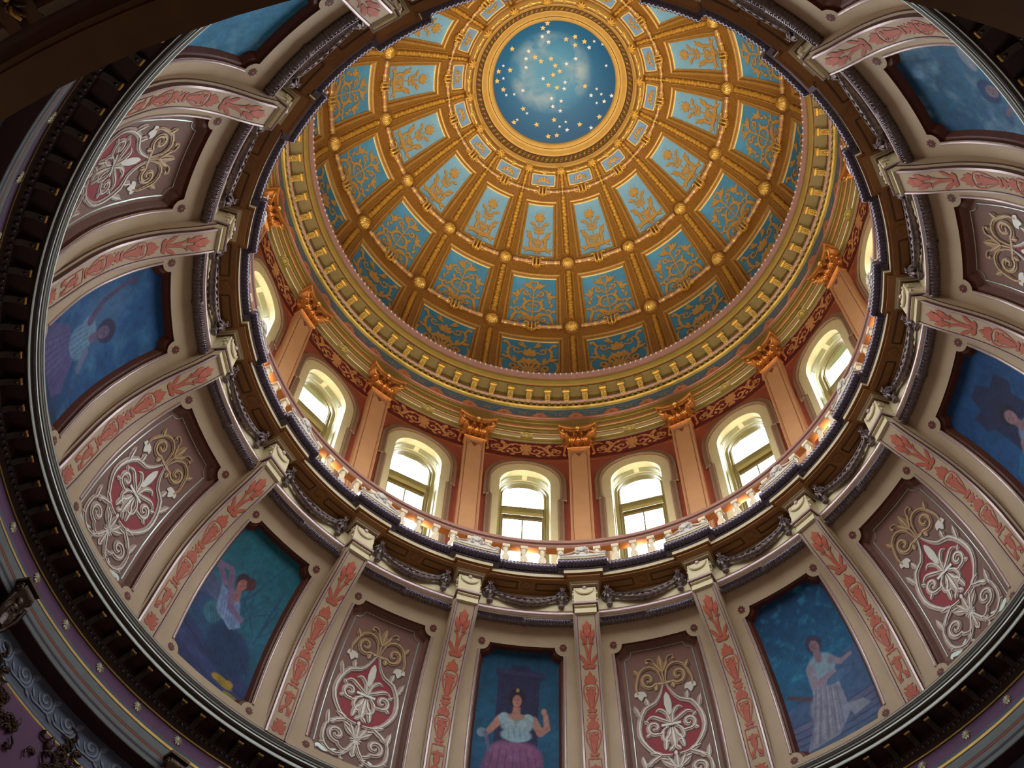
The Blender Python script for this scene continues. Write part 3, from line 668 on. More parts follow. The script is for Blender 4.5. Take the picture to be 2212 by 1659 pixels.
# slots in the arch soffit
for a0, a1 in ((25, 84), (96, 155)):
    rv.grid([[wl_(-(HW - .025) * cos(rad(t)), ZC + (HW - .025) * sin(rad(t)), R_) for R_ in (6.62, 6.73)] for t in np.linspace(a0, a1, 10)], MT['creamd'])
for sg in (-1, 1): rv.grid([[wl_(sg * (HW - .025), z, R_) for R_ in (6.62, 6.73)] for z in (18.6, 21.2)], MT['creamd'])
rv.tube([wl_(x, z, 6.60) for x, z in opath(HW + .012, ZC, ZS)], .018, MT['cream'], 5)
fo = MB()        # orange line following the arch and frieze
fo.tube([wl_(x, z, 6.528) for x, z in opath(1.0, 22.13, 20.6, 1.0, 21.4) if abs(x) < .99 or z > 21.9], .010, MT['orange'], 4)
fo.tube([wl_(x, 23.17, 6.528) for x in np.linspace(-1.0, 1.0, 12)], .012, MT['orange'], 4)
m_s, m_r, m_f = sr.mesh('window_surround'), rv.mesh('window_reveal'), fo.mesh('painted_line')
# sash frames
def framebox(mb, x0, x1, z0, z1, r0, r1, m): mb.box(x0, x1, r0, r1, z0, z1, m, lambda x, r, z: wl_(x, z, r))
sf = MB(); go = opath(.455, 22.20, ZS + .05); gi = [(x * .985, z) for x, z in go]
H2 = .445
def garch(x): return 22.26 + .40 * math.sqrt(max(0, 1 - (x / H2) ** 2))
AR = [(-H2, 18.4), (-H2, 20), (-H2, 22.26)] + [(-H2 * cos(PI * i / 16), garch(-H2 * cos(PI * i / 16))) for i in range(1, 16)] + [(H2, 22.26), (H2, 20), (H2, 18.4)]
ARo = [(x * 1.14, z + (.07 if z > 22.2 else 0)) for x, z in AR]
band(sf, ARo, AR, 6.88, 6.93, MT['sash']); band(sf, AR, AR, 6.93, 7.0, MT['sash'])
ARo2 = [(x * 1.06, z + (.03 if z > 22.2 else 0)) for x, z in AR]
sf.tube([wl_(x, z, 6.91) for x, z in ARo2], .018, MT['sash'], 5)
framebox(sf, -H2, H2, 21.60, 21.72, 6.91, 7.0, MT['sash']); framebox(sf, -H2, H2, 21.50, 21.60, 6.89, 6.98, MT['sash']); framebox(sf, -H2, H2, 21.36, 21.47, 6.96, 7.02, MT['olived'])
lower = MB()
framebox(lower, -H2, -H2 + .035, 18.4, 21.42, 6.93, 7.0, MT['sash']); framebox(lower, H2 - .035, H2, 18.4, 21.42, 6.93, 7.0, MT['sash']); framebox(lower, -.014, .014, 18.4, 21.42, 6.95, 7.0, MT['sash'])
framebox(lower, -H2, H2, 19.62, 19.72, 6.92, 7.0, MT['sash']); framebox(lower, -H2, H2, 18.35, 18.5, 6.90, 7.0, MT['sash'])
gu = MB(); xs2 = np.linspace(-H2, H2, 13); gu.grid([[wl_(x, 21.7, 6.985), wl_(x, garch(x), 6.985)] for x in xs2], MT['glass'])
gl_ = MB(); gl_.grid([[wl_(x, z, 6.985) for z in (18.45, 21.4)] for x in (-H2, -.01)], MT['glass']); gl2 = MB(); gl2.grid([[wl_(x, z, 6.985) for z in (18.45, 21.4)] for x in (.01, H2)], MT['glass'])
outer = MB()     # closing masonry between reveal and outer face so daylight comes only through the glass
band(outer, ARo, opath(1.2, 22.3, 17.9)[0:0] or [(x * 1.9, z + (.5 if z > 22.2 else 0)) for x, z in ARo], 6.94, 6.94, MT['creamd'])
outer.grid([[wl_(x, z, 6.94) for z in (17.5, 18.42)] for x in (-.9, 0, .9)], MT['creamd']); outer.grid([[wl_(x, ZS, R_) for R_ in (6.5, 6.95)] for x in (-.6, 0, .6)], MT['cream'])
sm, so1, sl, g1, g2, g3 = sf.mesh('window_frame'), outer.mesh('reveal_back'), lower.mesh('lower_sash'), gu.mesh('glass_pane'), gl_.mesh('glass_pane'), gl2.mesh('glass_pane')
for k in range(16):
    rotpart('window_surround', m_s, wu, k + .5); rotpart('window_reveal', m_r, wu, k + .5); rotpart('reveal_back', so1, wu, k + .5); rotpart('painted_line', m_f, wu, k + .5)
    wdw = struct('window_%d' % (k + 1)); wdw.rotation_euler = (0, 0, PHI - STEP * (k - .5))
    f_ = sub('window_frame', sm, wdw); sub('glass_pane', g1, f_); ls = sub('lower_sash', sl, wdw); sub('glass_pane', g2, ls); sub('glass_pane', g3, ls)
# painted arabesque frieze
fz = MB(); fz.grid([[wl_(x, z, 6.522) for z in (23.27, 23.96)] for x in np.linspace(-1.05, 1.05, 13)], MT['crimson'])
for z in (23.30, 23.25): fz.grid([[wl_(x, z, 6.519), wl_(x, z + .02, 6.519)] for x in np.linspace(-1.05, 1.05, 13)], MT['maroon'])
m1 = fz.mesh('painted_frieze')
o = Orn(); q = 'frieze'
o.st([(0, .06), (0, .3), (0, .56)], (.10, .12, .04), q); o.leaf((0, .42), 45, .18, .10, q); o.leaf((0, .42), 90, .16, .08, q, mirror=False); o.leaf((0, .2), 300, .17, .10, q); o.leaf((0, .3), 10, .16, .1, q)
o.spiral((.24, .26), .17, 130, 1.25, (.05, .055, .03), q, lead=[(.02, .2), (.05, .4)]); o.leaf((.24, .10), 330, .16, .09, q); o.leaf((.3, .42), 60, .12, .08, q); o.leaf((.33, .24), 20, .12, .08, q)
o.st([(.1, .46), (.25, .52), (.38, .46), (.46, .36), (.54, .22), (.66, .10), (.82, .12)], (.04, .06, .02), q, mirror=True)
o.spiral((.66, .34), .17, 100, 1.2, (.045, .05, .03), q, lead=[(.44, .4), (.52, .50)]); o.leaf((.5, .5), 40, .16, .08, q); o.leaf((.45, .2), 250, .12, .08, q)
o.spiral((.76, .24), .15, 230, -1.0, (.04, .05, .03), q); o.leaf((.84, .5), 60, .14, .08, q); o.st([(.7, .5), (.82, .56), (.94, .48), (.93, .3), (.9, .1)], (.03, .06, .02), q, mirror=True); o.leaf((.9, .2), 290, .16, .08, q); o.leaf((.62, .12), 200, .14, .08, q)
mb = MB(); o.build(mb, lambda x, y, off: wl_(x, 23.30 + y, 6.52 - off), .003, .002); m2 = mb.mesh('arabesque')
for k in range(16):
    f_ = rotpart('painted_frieze', m1, wu, k + .5); sub('arabesque', m2, f_)

# ------------------------------------------------------------------ position phrases
ORD = ['', 'first', 'second', 'third', 'fourth', 'fifth', 'sixth', 'seventh', 'eighth', 'ninth']
def norm(k): return (k + 8) % 16 - 8
def rib_pos(k):                # k integer rib
    k = norm(k)
    return '%s right of the bottom-centre bay' % ORD[k + 1] if k >= 0 else '%s left of the bottom-centre bay' % ORD[-k]
def bay_pos(j):                # bay j lies between rib j and j+1 ; bottom-centre is -1
    j = norm(j); d = j + 1
    return 'at the bottom centre' if d == 0 else ('%s right of the bottom-centre one' % ORD[d] if d > 0 else '%s left of the bottom-centre one' % ORD[-d])

# ------------------------------------------------------------------ upper pilasters
sh = MB(); W2 = .235
def pb(mb, x0, x1, y0, y1, z0, z1, m): mb.box(x0, x1, y0, y1, z0, z1, m)
pb(sh, 6.335, 6.56, -W2, W2, 18.05, 23.36, MT['shaft'])
for y in (-W2 + .045, W2 - .045 - .008): pb(sh, 6.331, 6.34, y, y + .008, 18.3, 23.25, MT['shaftline'])
pb(sh, 6.331, 6.34, -W2 + .045, W2 - .045, 23.245, 23.253, MT['shaftline'])
for sg in (-1, 1): pb(sh, 6.318, 6.345, sg * W2 - .012, sg * W2 + .012, 18.05, 23.34, MT['shaft'])
pb(sh, 6.27, 6.56, -W2 - .06, W2 + .06, 17.5, 17.85, MT['shaft']); pb(sh, 6.30, 6.56, -W2 - .03, W2 + .03, 17.85, 18.05, MT['shaft'])
o = Orn(); o.flower((0, .0), .07, 6, 'shaftline'); o.st([(.05, .03), (.1, .05), (.15, .02)], (.01, .02, .01), 'shaftline', mirror=True); o.leaf((0, -.04), 270, .08, .04, 'shaftline', mirror=False); o.leaf((.15, .0), 270, .06, .02, 'shaftline')
o.build(sh, lambda x, y, off: (6.335 - off, -x, 23.16 + y), .002, .002)
cp = MB(); CG = MT['capgold']
pb(cp, 6.30, 6.56, -W2 - .03, W2 + .03, 23.36, 23.44, CG)
cp.tube([(6.30, y, 23.40) for y in np.linspace(-W2 - .04, W2 + .04, 6)], .03, CG, 6)
def lvl(t): # bell half-width, front R
    return W2 * .92 + .10 * t ** 2, 6.33 - .06 * t ** 2
cp.grid([[(lvl(t)[1] + (0 if abs(s_) < 1.01 else .22), max(-1, min(1, s_)) * lvl(t)[0], 23.44 + .55 * t) for s_ in (-1.2, -1, -.5, 0, .5, 1, 1.2)] for t in np.linspace(0, 1, 7)], CG)
def acanthus(mb, x0, y0, z0, dx, dy, h, w, curl, m):
    """leaf rising from (x0,y0,z0), leaning towards (dx,dy) with a curled tip and lobed edges"""
    d = Vector((dx, dy, 0)).normalized(); t_ = Vector((-d.y, d.x, 0)); P = []
    for i in range(9):
        t = i / 8; up = h * (sin(t * 1.9) / sin(1.57)); out = curl * t ** 2.2 + (.02 if t > .8 else 0)
        c = Vector((x0, y0, z0)) + d * out + Vector((0, 0, min(up, h) - (max(0, t - .8) * h * .6)))
        ww = w * (.75 + .35 * sin(t * PI * .8)) * (1 - .45 * t ** 3) * (1 + .14 * cos(i * PI))
        P.append([c - t_ * ww - d * .03, c - t_ * ww * .5 + d * .008, c + d * .028, c + t_ * ww * .5 + d * .008, c + t_ * ww - d * .03])
    mb.grid(P, m)
for y in (-.155, 0, .155): acanthus(cp, 6.325, y, 23.44, -1, 0, .24, .072, .13, CG)
for y in (-.235, -.08, .08, .235): acanthus(cp, 6.315, y, 23.50, -1, y * .8, .38, .07, .15, CG)
for sg in (-1, 1): acanthus(cp, 6.40, sg * .22, 23.44, 0, sg, .24, .07, .12, CG); acanthus(cp, 6.42, sg * .23, 23.55, 0, sg, .33, .07, .14, CG)
for sg in (-1, 1):   # corner volutes and inner helices
    P = []
    for i in range(22):
        t = i / 21; a = -PI / 2 + t * 3.6 * PI; r = .085 * (1 - .8 * t); cx, cy = 6.14 - .0 * t, sg * .375
        P.append((cx + r * cos(a) * .7 * -1, cy + sg * r * cos(a) * .7, 23.93 + r * sin(a)))
    cp.tube([(6.30, sg * .10, 23.60), (6.26, sg * .19, 23.78), (6.20, sg * .28, 23.88)] + P, .028, CG, 6)
    cp.ball((6.13, sg * .38, 23.93), .045, MT['gold'], 8, 6)
    cp.tube([(6.28, sg * .06, 23.62), (6.25, sg * .12, 23.80), (6.22, sg * .09, 23.90), (6.22, sg * .03, 23.88), (6.23, sg * .05, 23.83)], .024, CG, 6)
    cp.ball((6.24, sg * .09, 23.70), .04, CG, 8, 6); cp.ball((6.20, sg * .2, 23.62), .035, MT['goldrel'], 6, 4)
# abacus with concave front
A = []
for zz, g in ((23.99, -.02), (24.02, 0), (24.07, .0), (24.09, .03), (24.13, .04)):
    row = []
    for i in range(13):
        s_ = -1 + i / 6; y = s_ * (.43 + g); x = 6.19 - (.10 + g * .7) * (abs(s_) ** 2.0) - g
        row.append((x, y, zz))
    A.append([(6.5, -(.43 + g), zz)] + row + [(6.5, .43 + g, zz)])
cp.grid(A, CG, False)
for r_ in (A[0], A[-1]): cp.add(r_, [tuple(range(len(r_)))], CG)
cp.ball((6.15, 0, 24.05), .05, MT['gold'], 8, 6, (1, 1.2, .8)); cp.ball((6.16, 0, 23.97), .04, CG, 8, 6)
m_sh, m_cp = sh.mesh('shaft'), cp.mesh('capital')
for k in range(-8, 8):
    t = thing('pilaster', 'apricot pilaster with gilded leafy capital, ' + rib_pos(k), 'pilaster', (6.35, 17.5), k, 'apricot pilasters between the drum windows')
    part('shaft', m_sh, t); part('capital', m_cp, t, 'copper-gilt leafy capital')

# ================================================================== BALCONY, CORNICE, BALUSTRADE
fl = struct('floor'); fl['label'] = 'balcony walkway in front of the drum windows'
b = MB(); b.lathe([(5.25, 17.44), (5.25, 17.5), (6.6, 17.5), (6.6, 17.3), (5.75, 17.3)], 0, 2 * PI, 128, MT['stonefloor'], smooth=False)
sub('walkway', b.mesh('walkway'), fl)
gc = struct('trim_3'); gc['label'] = 'stone cornice with dark beaded moulding that carries the balustrade'
def run(mb, prof, d0, d1, m, n=10, seg_m=None, caps=True, closed=True): mb.lathe(prof, ku(d0), ku(d1), n, m, caps=caps, closed=closed, seg_m=seg_m, smooth=False)
FA, SO, SD_ = MT['fascia'], MT['soffit'], MT['soffitd']
# main runs lie between the breaks
main = MB(); run(main, [(5.30, 17.16), (5.30, 17.29), (5.34, 17.32), (5.34, 17.50), (5.60, 17.50), (5.60, 17.16)], .17, .83, FA, 14, [FA, FA, SD_, FA, FA, SO])
run(main, [(5.29, 17.47), (5.29, 17.55), (5.50, 17.55), (5.50, 17.47)], .2, .8, MT['fascia'], 14)
run(main, [(5.34, 17.155), (5.34, 17.13), (5.72, 17.13), (5.76, 17.155)], .06, .94, SO, 14, caps=False, closed=False)
brk = MB(); run(brk, [(5.20, 17.16), (5.20, 17.29), (5.24, 17.32), (5.24, 17.50), (5.60, 17.50), (5.60, 17.16)], -.176, .176, FA, 6, [FA, FA, SD_, FA, FA, SO])
run(brk, [(5.13, 17.50), (5.13, 17.55), (5.45, 17.55), (5.45, 17.50)], -.215, .215, MT['fascia'], 6)
run(brk, [(5.25, 17.155), (5.25, 17.12), (5.5, 17.12), (5.5, 17.155)], -.15, .15, SO, 5)
def bead(R, Z, r, d0, d1, nb):
    mb = MB(); n = nb * 6; P = [(R * cos(ku(d0 + (d1 - d0) * i / n)), R * sin(ku(d0 + (d1 - d0) * i / n)), Z) for i in range(n + 1)]
    mb.tube(P, r, MT['iron'], 10, lambda t: .74 + .26 * abs(sin(t * nb * PI)) ** .5)
    run(mb, [(R + .02, Z - r * 1.15), (R + .02, Z + r * 1.12), (R + .14, Z + r * 1.12), (R + .14, Z - r * 1.15)], d0, d1, MT['iron'], 10)
    return mb
m_main, m_brk = main.mesh('cornice_run'), brk.mesh('cornice_break'); mb1, mb2 = bead(5.255, 17.36, .095, .225, .775, 17).mesh('bead_moulding'), bead(5.145, 17.36, .095, -.232, .232, 14).mesh('bead_moulding')
# soffit button and sunk panel
mb = MB(); F = frame((5.52, 0, 17.13), (0, 0, -1), (1, 0, 0)); mb.grid([[F(r * cos(t), r * sin(t), z) for r, z in ((.10, 0), (.095, .02), (.07, .02), (.06, .0), (.035, .01), (.0, .03))] for t in np.linspace(0, 2 * PI, 17)], SO); m_but = mb.mesh('soffit_button')
mb = MB()
for d in (-1, 1):
    P = [(5.45, .08), (5.45, .34), (5.60, .36), (5.60, .08), (5.45, .08)]
    for (ra, a_), (rb, b_) in zip(P[:-1], P[1:]): mb.tube([((ra + (rb - ra) * t) * cos(ku(d * (a_ + (b_ - a_) * t))), (ra + (rb - ra) * t) * sin(ku(d * (a_ + (b_ - a_) * t))), 17.125) for t in np.linspace(0, 1, 6)], .014, SD_, 4)
m_sp = mb.mesh('soffit_panel')
# lower frieze wall under the soffit with pale mouldings and leaf torus
fw = MB(); WL = MT['walll']; LD = MT['linedk']
pr = [(5.72, 17.16), (5.72, 16.70), (5.715, 16.69), (5.705, 16.67), (5.715, 16.65), (5.70, 16.64), (5.685, 16.62), (5.675, 16.595), (5.685, 16.57), (5.70, 16.56), (5.70, 16.535), (5.71, 16.53), (5.71, 16.50), (5.73, 16.49), (5.75, 16.48), (5.86, 16.47)]
run(fw, pr, .09, .91, WL, 16, [WL, LD, WL, LD, WL, MT['lilac'], MT['lilac'], MT['lilac'], MT['lilac'], LD, WL, LD, WL, LD, LD], caps=False, closed=False)
m_fw = fw.mesh('frieze_wall')
lt = MB(); n = 150; P = [(5.775 * cos(ku(.10 + .80 * i / n)), 5.775 * sin(ku(.10 + .80 * i / n)), 16.415) for i in range(n + 1)]
lt.tube(P, .07, MT['ironlf'], 8, lambda t: 1 + .13 * sin(t * 190) + .35 * math.exp(-((t - .5) / .018) ** 2))
for i in range(26):
    for sg in (-1, 1):
        d = .5 + sg * (.03 + .0143 * i) ; a = ku(d); a2 = ku(d + sg * -.022)
        lt.tube([(5.71 * cos(a), 5.71 * sin(a), 16.44), (5.70 * cos(a2), 5.70 * sin(a2), 16.40), (5.715 * cos(a2), 5.715 * sin(a2), 16.37)], .020, MT['iron'], 4, lambda t: 1 - .5 * t)
m_lt = lt.mesh('leaf_torus')
for k in range(16):
    rotpart('cornice_run', m_main, gc, k); rotpart('cornice_break', m_brk, gc, k); rotpart('bead_moulding', mb1, gc, k); rotpart('bead_moulding', mb2, gc, k)
    rotpart('soffit_button', m_but, gc, k + .5); rotpart('soffit_panel', m_sp, gc, k + .5); rotpart('frieze_wall', m_fw, gc, k); rotpart('leaf_torus', m_lt, gc, k, 'dark leafy torus moulding')
# balustrade
bal = thing('balustrade', 'circular balustrade with cream balusters and rose-taupe handrail around the balcony', 'balustrade', (0, 17.5), 0)
bal.rotation_euler = (0, 0, 0); bal.location = (0, 0, 0); BASE[bal.name] = (0, 0)
b = MB(); R_ = MT['rail']; b.lathe([(5.36, 18.13), (5.335, 18.16), (5.335, 18.21), (5.31, 18.24), (5.30, 18.29), (5.32, 18.33), (5.36, 18.36), (5.37, 18.41), (5.44, 18.44), (5.52, 18.41), (5.53, 18.3), (5.50, 18.13)], 0, 2 * PI, 160, R_, closed=True, smooth=False,
    seg_m=[R_, R_, LD, R_, R_, LD, R_, R_, R_, R_, R_, MT['orange']]); sub('handrail', b.mesh('handrail'), bal)
b = MB(); BL = MT['balu']
def turned(mb, x, y, prof, m, n=12): mb.grid([[(x + r * cos(2 * PI * i / n), y + r * sin(2 * PI * i / n), z) for r, z in prof] for i in range(n + 1)], m)
b.box(5.335, 5.465, -.07, .07, 17.52, 17.60, BL); b.box(5.335, 5.465, -.07, .07, 18.05, 18.13, BL)
turned(b, 5.40, 0, [(.045, 17.60), (.06, 17.62), (.06, 17.64), (.045, 17.655), (.062, 17.70), (.078, 17.75), (.076, 17.79), (.055, 17.85), (.036, 17.91), (.033, 17.94), (.048, 17.955), (.048, 17.975), (.034, 17.985), (.045, 18.02), (.055, 18.05)], BL)
m1 = b.mesh('baluster')
for i in range(96): rotpart('baluster', m1, bal, i / 6 - .035)
cr_ = MB(); CRM = MT['crest']
def cpt(x, z, o_=0): a = -x / 5.15; return ((5.15 - o_) * cos(a), (5.15 - o_) * sin(a), z)
P = [(-.43, 17.555), (-.43, 17.575), (-.32, 17.585), (-.2, 17.61), (-.11, 17.65), (-.05, 17.70), (0, 17.72), (.05, 17.70), (.11, 17.65), (.2, 17.61), (.32, 17.585), (.43, 17.575), (.43, 17.555)]
for (x0, z0), (x1, z1) in zip(P[:-1], P[1:]):
    if x1 - x0 > .001: cr_.add([cpt(x0, 17.55, .03), cpt(x1, 17.55, .03), cpt(x1, z1, .03), cpt(x0, z0, .03), cpt(x0, 17.55, -.03), cpt(x1, 17.55, -.03), cpt(x1, z1, -.03), cpt(x0, z0, -.03)], [(0, 1, 2, 3), (4, 7, 6, 5), (3, 2, 6, 7)], CRM)
for sg in (-1, 1):
    cr_.tube([cpt(sg * x, z, .035) for x, z in ((.36, 17.62), (.40, 17.65), (.44, 17.62), (.42, 17.585), (.36, 17.60), (.24, 17.645), (.15, 17.69))], .016, CRM, 5)
    cr_.tube([cpt(sg * (.095 + .045 * cos(q) * (1 - q / 16)), 17.665 + .045 * sin(q) * (1 - q / 16), .045) for q in np.linspace(0, 9, 18)], .014, CRM, 5)
for i in range(7):
    a = rad(90 + (i - 3) * 27); L_ = .15 if i == 3 else .135
    cr_.tube([cpt(0, 17.70, .04), cpt(L_ * .6 * cos(a), 17.70 + L_ * .6 * sin(a), .06), cpt(L_ * cos(a), 17.70 + L_ * sin(a), .035)], .024, CRM, 5, lambda t: .5 + .7 * sin(t * PI * .85))
m1 = cr_.mesh('crest')
for k in range(16): rotpart('crest', m1, bal, k, 'white carved palmette crest')

# garlands, rosettes and tassels: one swag per bay
gm = MB(); RF = 5.70
def gp(x, z, o_=0.): a = -x / RF; return ((RF - o_) * cos(a), (RF - o_) * sin(a), z)
IL, IR = MT['ironlf'], MT['iron']; XR = .70 * 1.0
XR = .30 * STEP * RF                                   # rosettes at +-0.30 of a bay
n = 60; P = []
for i in range(n + 1): x = -XR * .88 + 2 * XR * .88 * i / n; P.append(gp(x, 16.96 - .17 * (1 - (x / (XR * .88)) ** 2), .07))
gm.tube(P, .062, IL, 9, lambda t: (.62 + .65 * sin(t * PI)) * (1 + .14 * sin(t * 62)))
for i in range(46):
    t = (i + .5) / 46; x = -XR * .86 + 2 * XR * .86 * t; z = 16.96 - .17 * (1 - (x / (XR * .88)) ** 2); th = .062 * (.62 + .65 * sin(t * PI)); sg = 1 if x > 0 else -1
    for q in (-1.0, 0., 1.0): gm.tube([gp(x, z + th * sin(q) * 1.0, .07 + th * cos(q)), gp(x - sg * .035, z + th * sin(q) * 1.2, .085 + th * cos(q))], .018, IR if (i % 6 == 0) else IL, 4, lambda u: 1 - .6 * u)
m_sw = gm.mesh('swag')
def ros(sg):
    g = MB(); F = frame(gp(sg * XR, 17.00, 0), (-1, 0, -.15), (0, 0, 1)); g.tube([F(.125 * cos(t), .125 * sin(t), .05) for t in np.linspace(0, 2 * PI, 20)], .02, IR, 6)
    for i in range(8): a = 2 * PI * i / 8; g.tube([F(.03 * cos(a), .03 * sin(a), .06), F(.075 * cos(a), .075 * sin(a), .14), F(.11 * cos(a), .11 * sin(a), .10)], .030, IL, 6, lambda t: .5 + .7 * sin(t * PI))
    g.ball(F(0, 0, .12), .035, IR, 8, 6); g.ball(F(0, .1, .17), .028, IL, 6, 4)
    for i in range(5): a = PI / 2 + 2 * PI * i / 5; g.tube([F(0, .10, .17), F(.05 * cos(a), .10 + .05 * sin(a), .18)], .014, MT['lilac'], 4)
    return g.mesh('rosette')
def tas(sg):
    g = MB(); P = []
    for i in range(13):
        a = 2 * PI * i / 12; P.append([gp(sg * XR + r * cos(a) * (1 + .15 * (i % 2)), z, .05 + r * sin(a) * .8) for r, z in ((.02, 16.90), (.045, 16.86), (.03, 16.83), (.045, 16.79), (.06, 16.73), (.055, 16.71), (0, 16.71))])
    g.grid(P, IL); return g.mesh('tassel')
rr, tt = (ros(-1), ros(1)), (tas(-1), tas(1))
for j in range(-8, 8):
    t = thing('garland', 'dark leaf garland hung between two rosettes, ' + bay_pos(j), 'garland', (5.70, 16.7), j + .5, 'dark garlands under the balcony')
    part('swag', m_sw, t)
    for q in (0, 1): sub('tassel', tt[q], part('rosette', rr[q], t))
# ================================================================== MURAL ZONE
wm = struct('wall_middle'); wm['label'] = 'beige coved wall with recessed panels'
ST, SB = WALLP.s_of_z(16.14), WALLP.s_of_z(13.33); NW = .15; PWT, PWB = .310, .302
SMAX = WALLP.L
def pw(s): return PWT + (PWB - PWT) * (s - ST) / (SB - ST)
def rad_s(s): return WALLP.at(s)[0]
def grid_s(mb, s0, s1, f0, f1, ns, na, m, n_=0.): mb.grid([[wpt(f0(s0 + (s1 - s0) * j / ns) + (f1(s0 + (s1 - s0) * j / ns) - f0(s0 + (s1 - s0) * j / ns)) * i / na, s0 + (s1 - s0) * j / ns, n_) for j in range(ns + 1)] for i in range(na + 1)], m)
def outline(ins=0.):
    """panel outline with concave quarter-round corners; ins = metres inset"""
    P = []; r = NW + (.0 if ins == 0 else -ins * .2) + ins * .35
    s0, s1 = ST + ins, SB - ins
    def cor(sx, top):
        sc = ST if top else SB; dk = sx * pw(sc); R = rad_s(sc); out = []
        for i in range(9):
            a = PI / 2 * i / 8; out.append((dk - sx * (ins + r * sin(a) if True else 0) / (STEP * R), sc + (1 if top else -1) * (ins + r * cos(a))))
        return out
    tl, tr, br, bl = cor(-1, True), cor(1, True), cor(1, False), cor(-1, False)
    def seg(a, b, n): return [(a[0] + (b[0] - a[0]) * i / n, a[1] + (b[1] - a[1]) * i / n) for i in range(1, n)]
    P = tl + seg(tl[-1], tr[-1], 8) + tr[::-1] + seg(tr[0], br[0], 16) + br + seg(br[-1], bl[-1], 8) + bl[::-1] + seg(bl[0], tl[0], 16)
    return P + [P[0]]
one = MB(); WM = MT['wall']
SE = ST + .001
grid_s(one, 0, ST, lambda s: -.5, lambda s: .5, 3, 10, WM)
for sg in (-1, 1): grid_s(one, ST, SB, lambda s: sg * .5, lambda s: sg * pw(s), 22, 2, WM)
grid_s(one, SB, SMAX, lambda s: -.5, lambda s: .5, 3, 10, WM)
for sx in (-1, 1):           # the quarter-round corners that carry the rosettes
    for top in (True, False):
        sc = ST if top else SB; R = rad_s(sc); c = (sx * pw(sc), sc)
        for i in range(8):
            a, b_ = PI / 2 * i / 8, PI / 2 * (i + 1) / 8
            one.add([wpt(*c)] + [wpt(c[0] - sx * NW * sin(q) / (STEP * R), sc + (1 if top else -1) * NW * cos(q)) for q in (a, b_)], [(0, 1, 2)], WM)
m1 = one.mesh('wall_bay')
def rimmesh(m_top, m_in):
    b = MB(); O0, O1, O2 = outline(0), outline(.035), outline(.08)
    b.grid([[wpt(p[0], p[1], 0), wpt(p[0], p[1], -.05)] for p in O0], m_top, False)
    b.grid([[wpt(p[0], p[1], -.05), wpt(q[0], q[1], -.055)] for p, q in zip(O0, O1)], m_top, False)
    b.grid([[wpt(p[0], p[1], -.055), wpt(q[0], q[1], -.14)] for p, q in zip(O1, O2)], m_in, False)
    for sg in (-1, 1):       # half-round lilac bead down both sides
        b.tube([wpt(sg * (pw(s) + .012), s, .005) for s in np.linspace(ST + NW, SB - NW, 24)], .022, MT['lilac'], 6)
    return b.mesh('panel_moulding')
m_rimp, m_rimb = rimmesh(MT['rim'], MT['rim']), rimmesh(MT['rim'], MT['rimm'])
b = MB(); F = frame((0, 0, 0), (0, 0, 1), (0, 1, 0)); o = Orn(); o.flower((0, 0), .07, 8, 'flower'); o.dot((0, 0), .016, 'vermil', mirror=False, lay=2)
def flower_at(sx, top):
    b = MB(); sc = ST if top else SB; R = rad_s(sc); o.build(b, lambda x, y, off: wpt(sx * pw(sc) + x / (STEP * R), sc - y, off), .003, .003); return b.mesh('painted_rosette')
m_fl = [flower_at(sx, t) for sx in (-1, 1) for t in (True, False)]
for k in range(16):
    rotpart('wall_bay', m1, wm, k + .5)
    for q in m_fl: rotpart('painted_rosette', q, wm, k + .5)

# ------------------------------------------------------------------ painted panels (vertex-colour canvases)
NU, NV = 120, 220
UU, VV = np.meshgrid(np.linspace(0, 1, NU), np.linspace(0, 1, NV), indexing='ij')
ASP = 1.9                     # height / width
def srgb(c): return np.array(lin(c))
def fnoise(sc, seed, oct=4):
    r_ = np.random.default_rng(seed); out = np.zeros((NU, NV)); amp = 1; tot = 0
    for o_ in range(oct):
        n = int(sc * 2 ** o_) + 2; g = r_.random((n, int(n * 1.9) + 2)); x = UU * (g.shape[0] - 1.001); y = VV * (g.shape[1] - 1.001); i, j = x.astype(int), y.astype(int); fx, fy = x - i, y - j
        fx = fx * fx * (3 - 2 * fx); fy = fy * fy * (3 - 2 * fy)
        out += amp * ((g[i, j] * (1 - fx) + g[i + 1, j] * fx) * (1 - fy) + (g[i, j + 1] * (1 - fx) + g[i + 1, j + 1] * fx) * fy); tot += amp; amp *= .55
    return out / tot
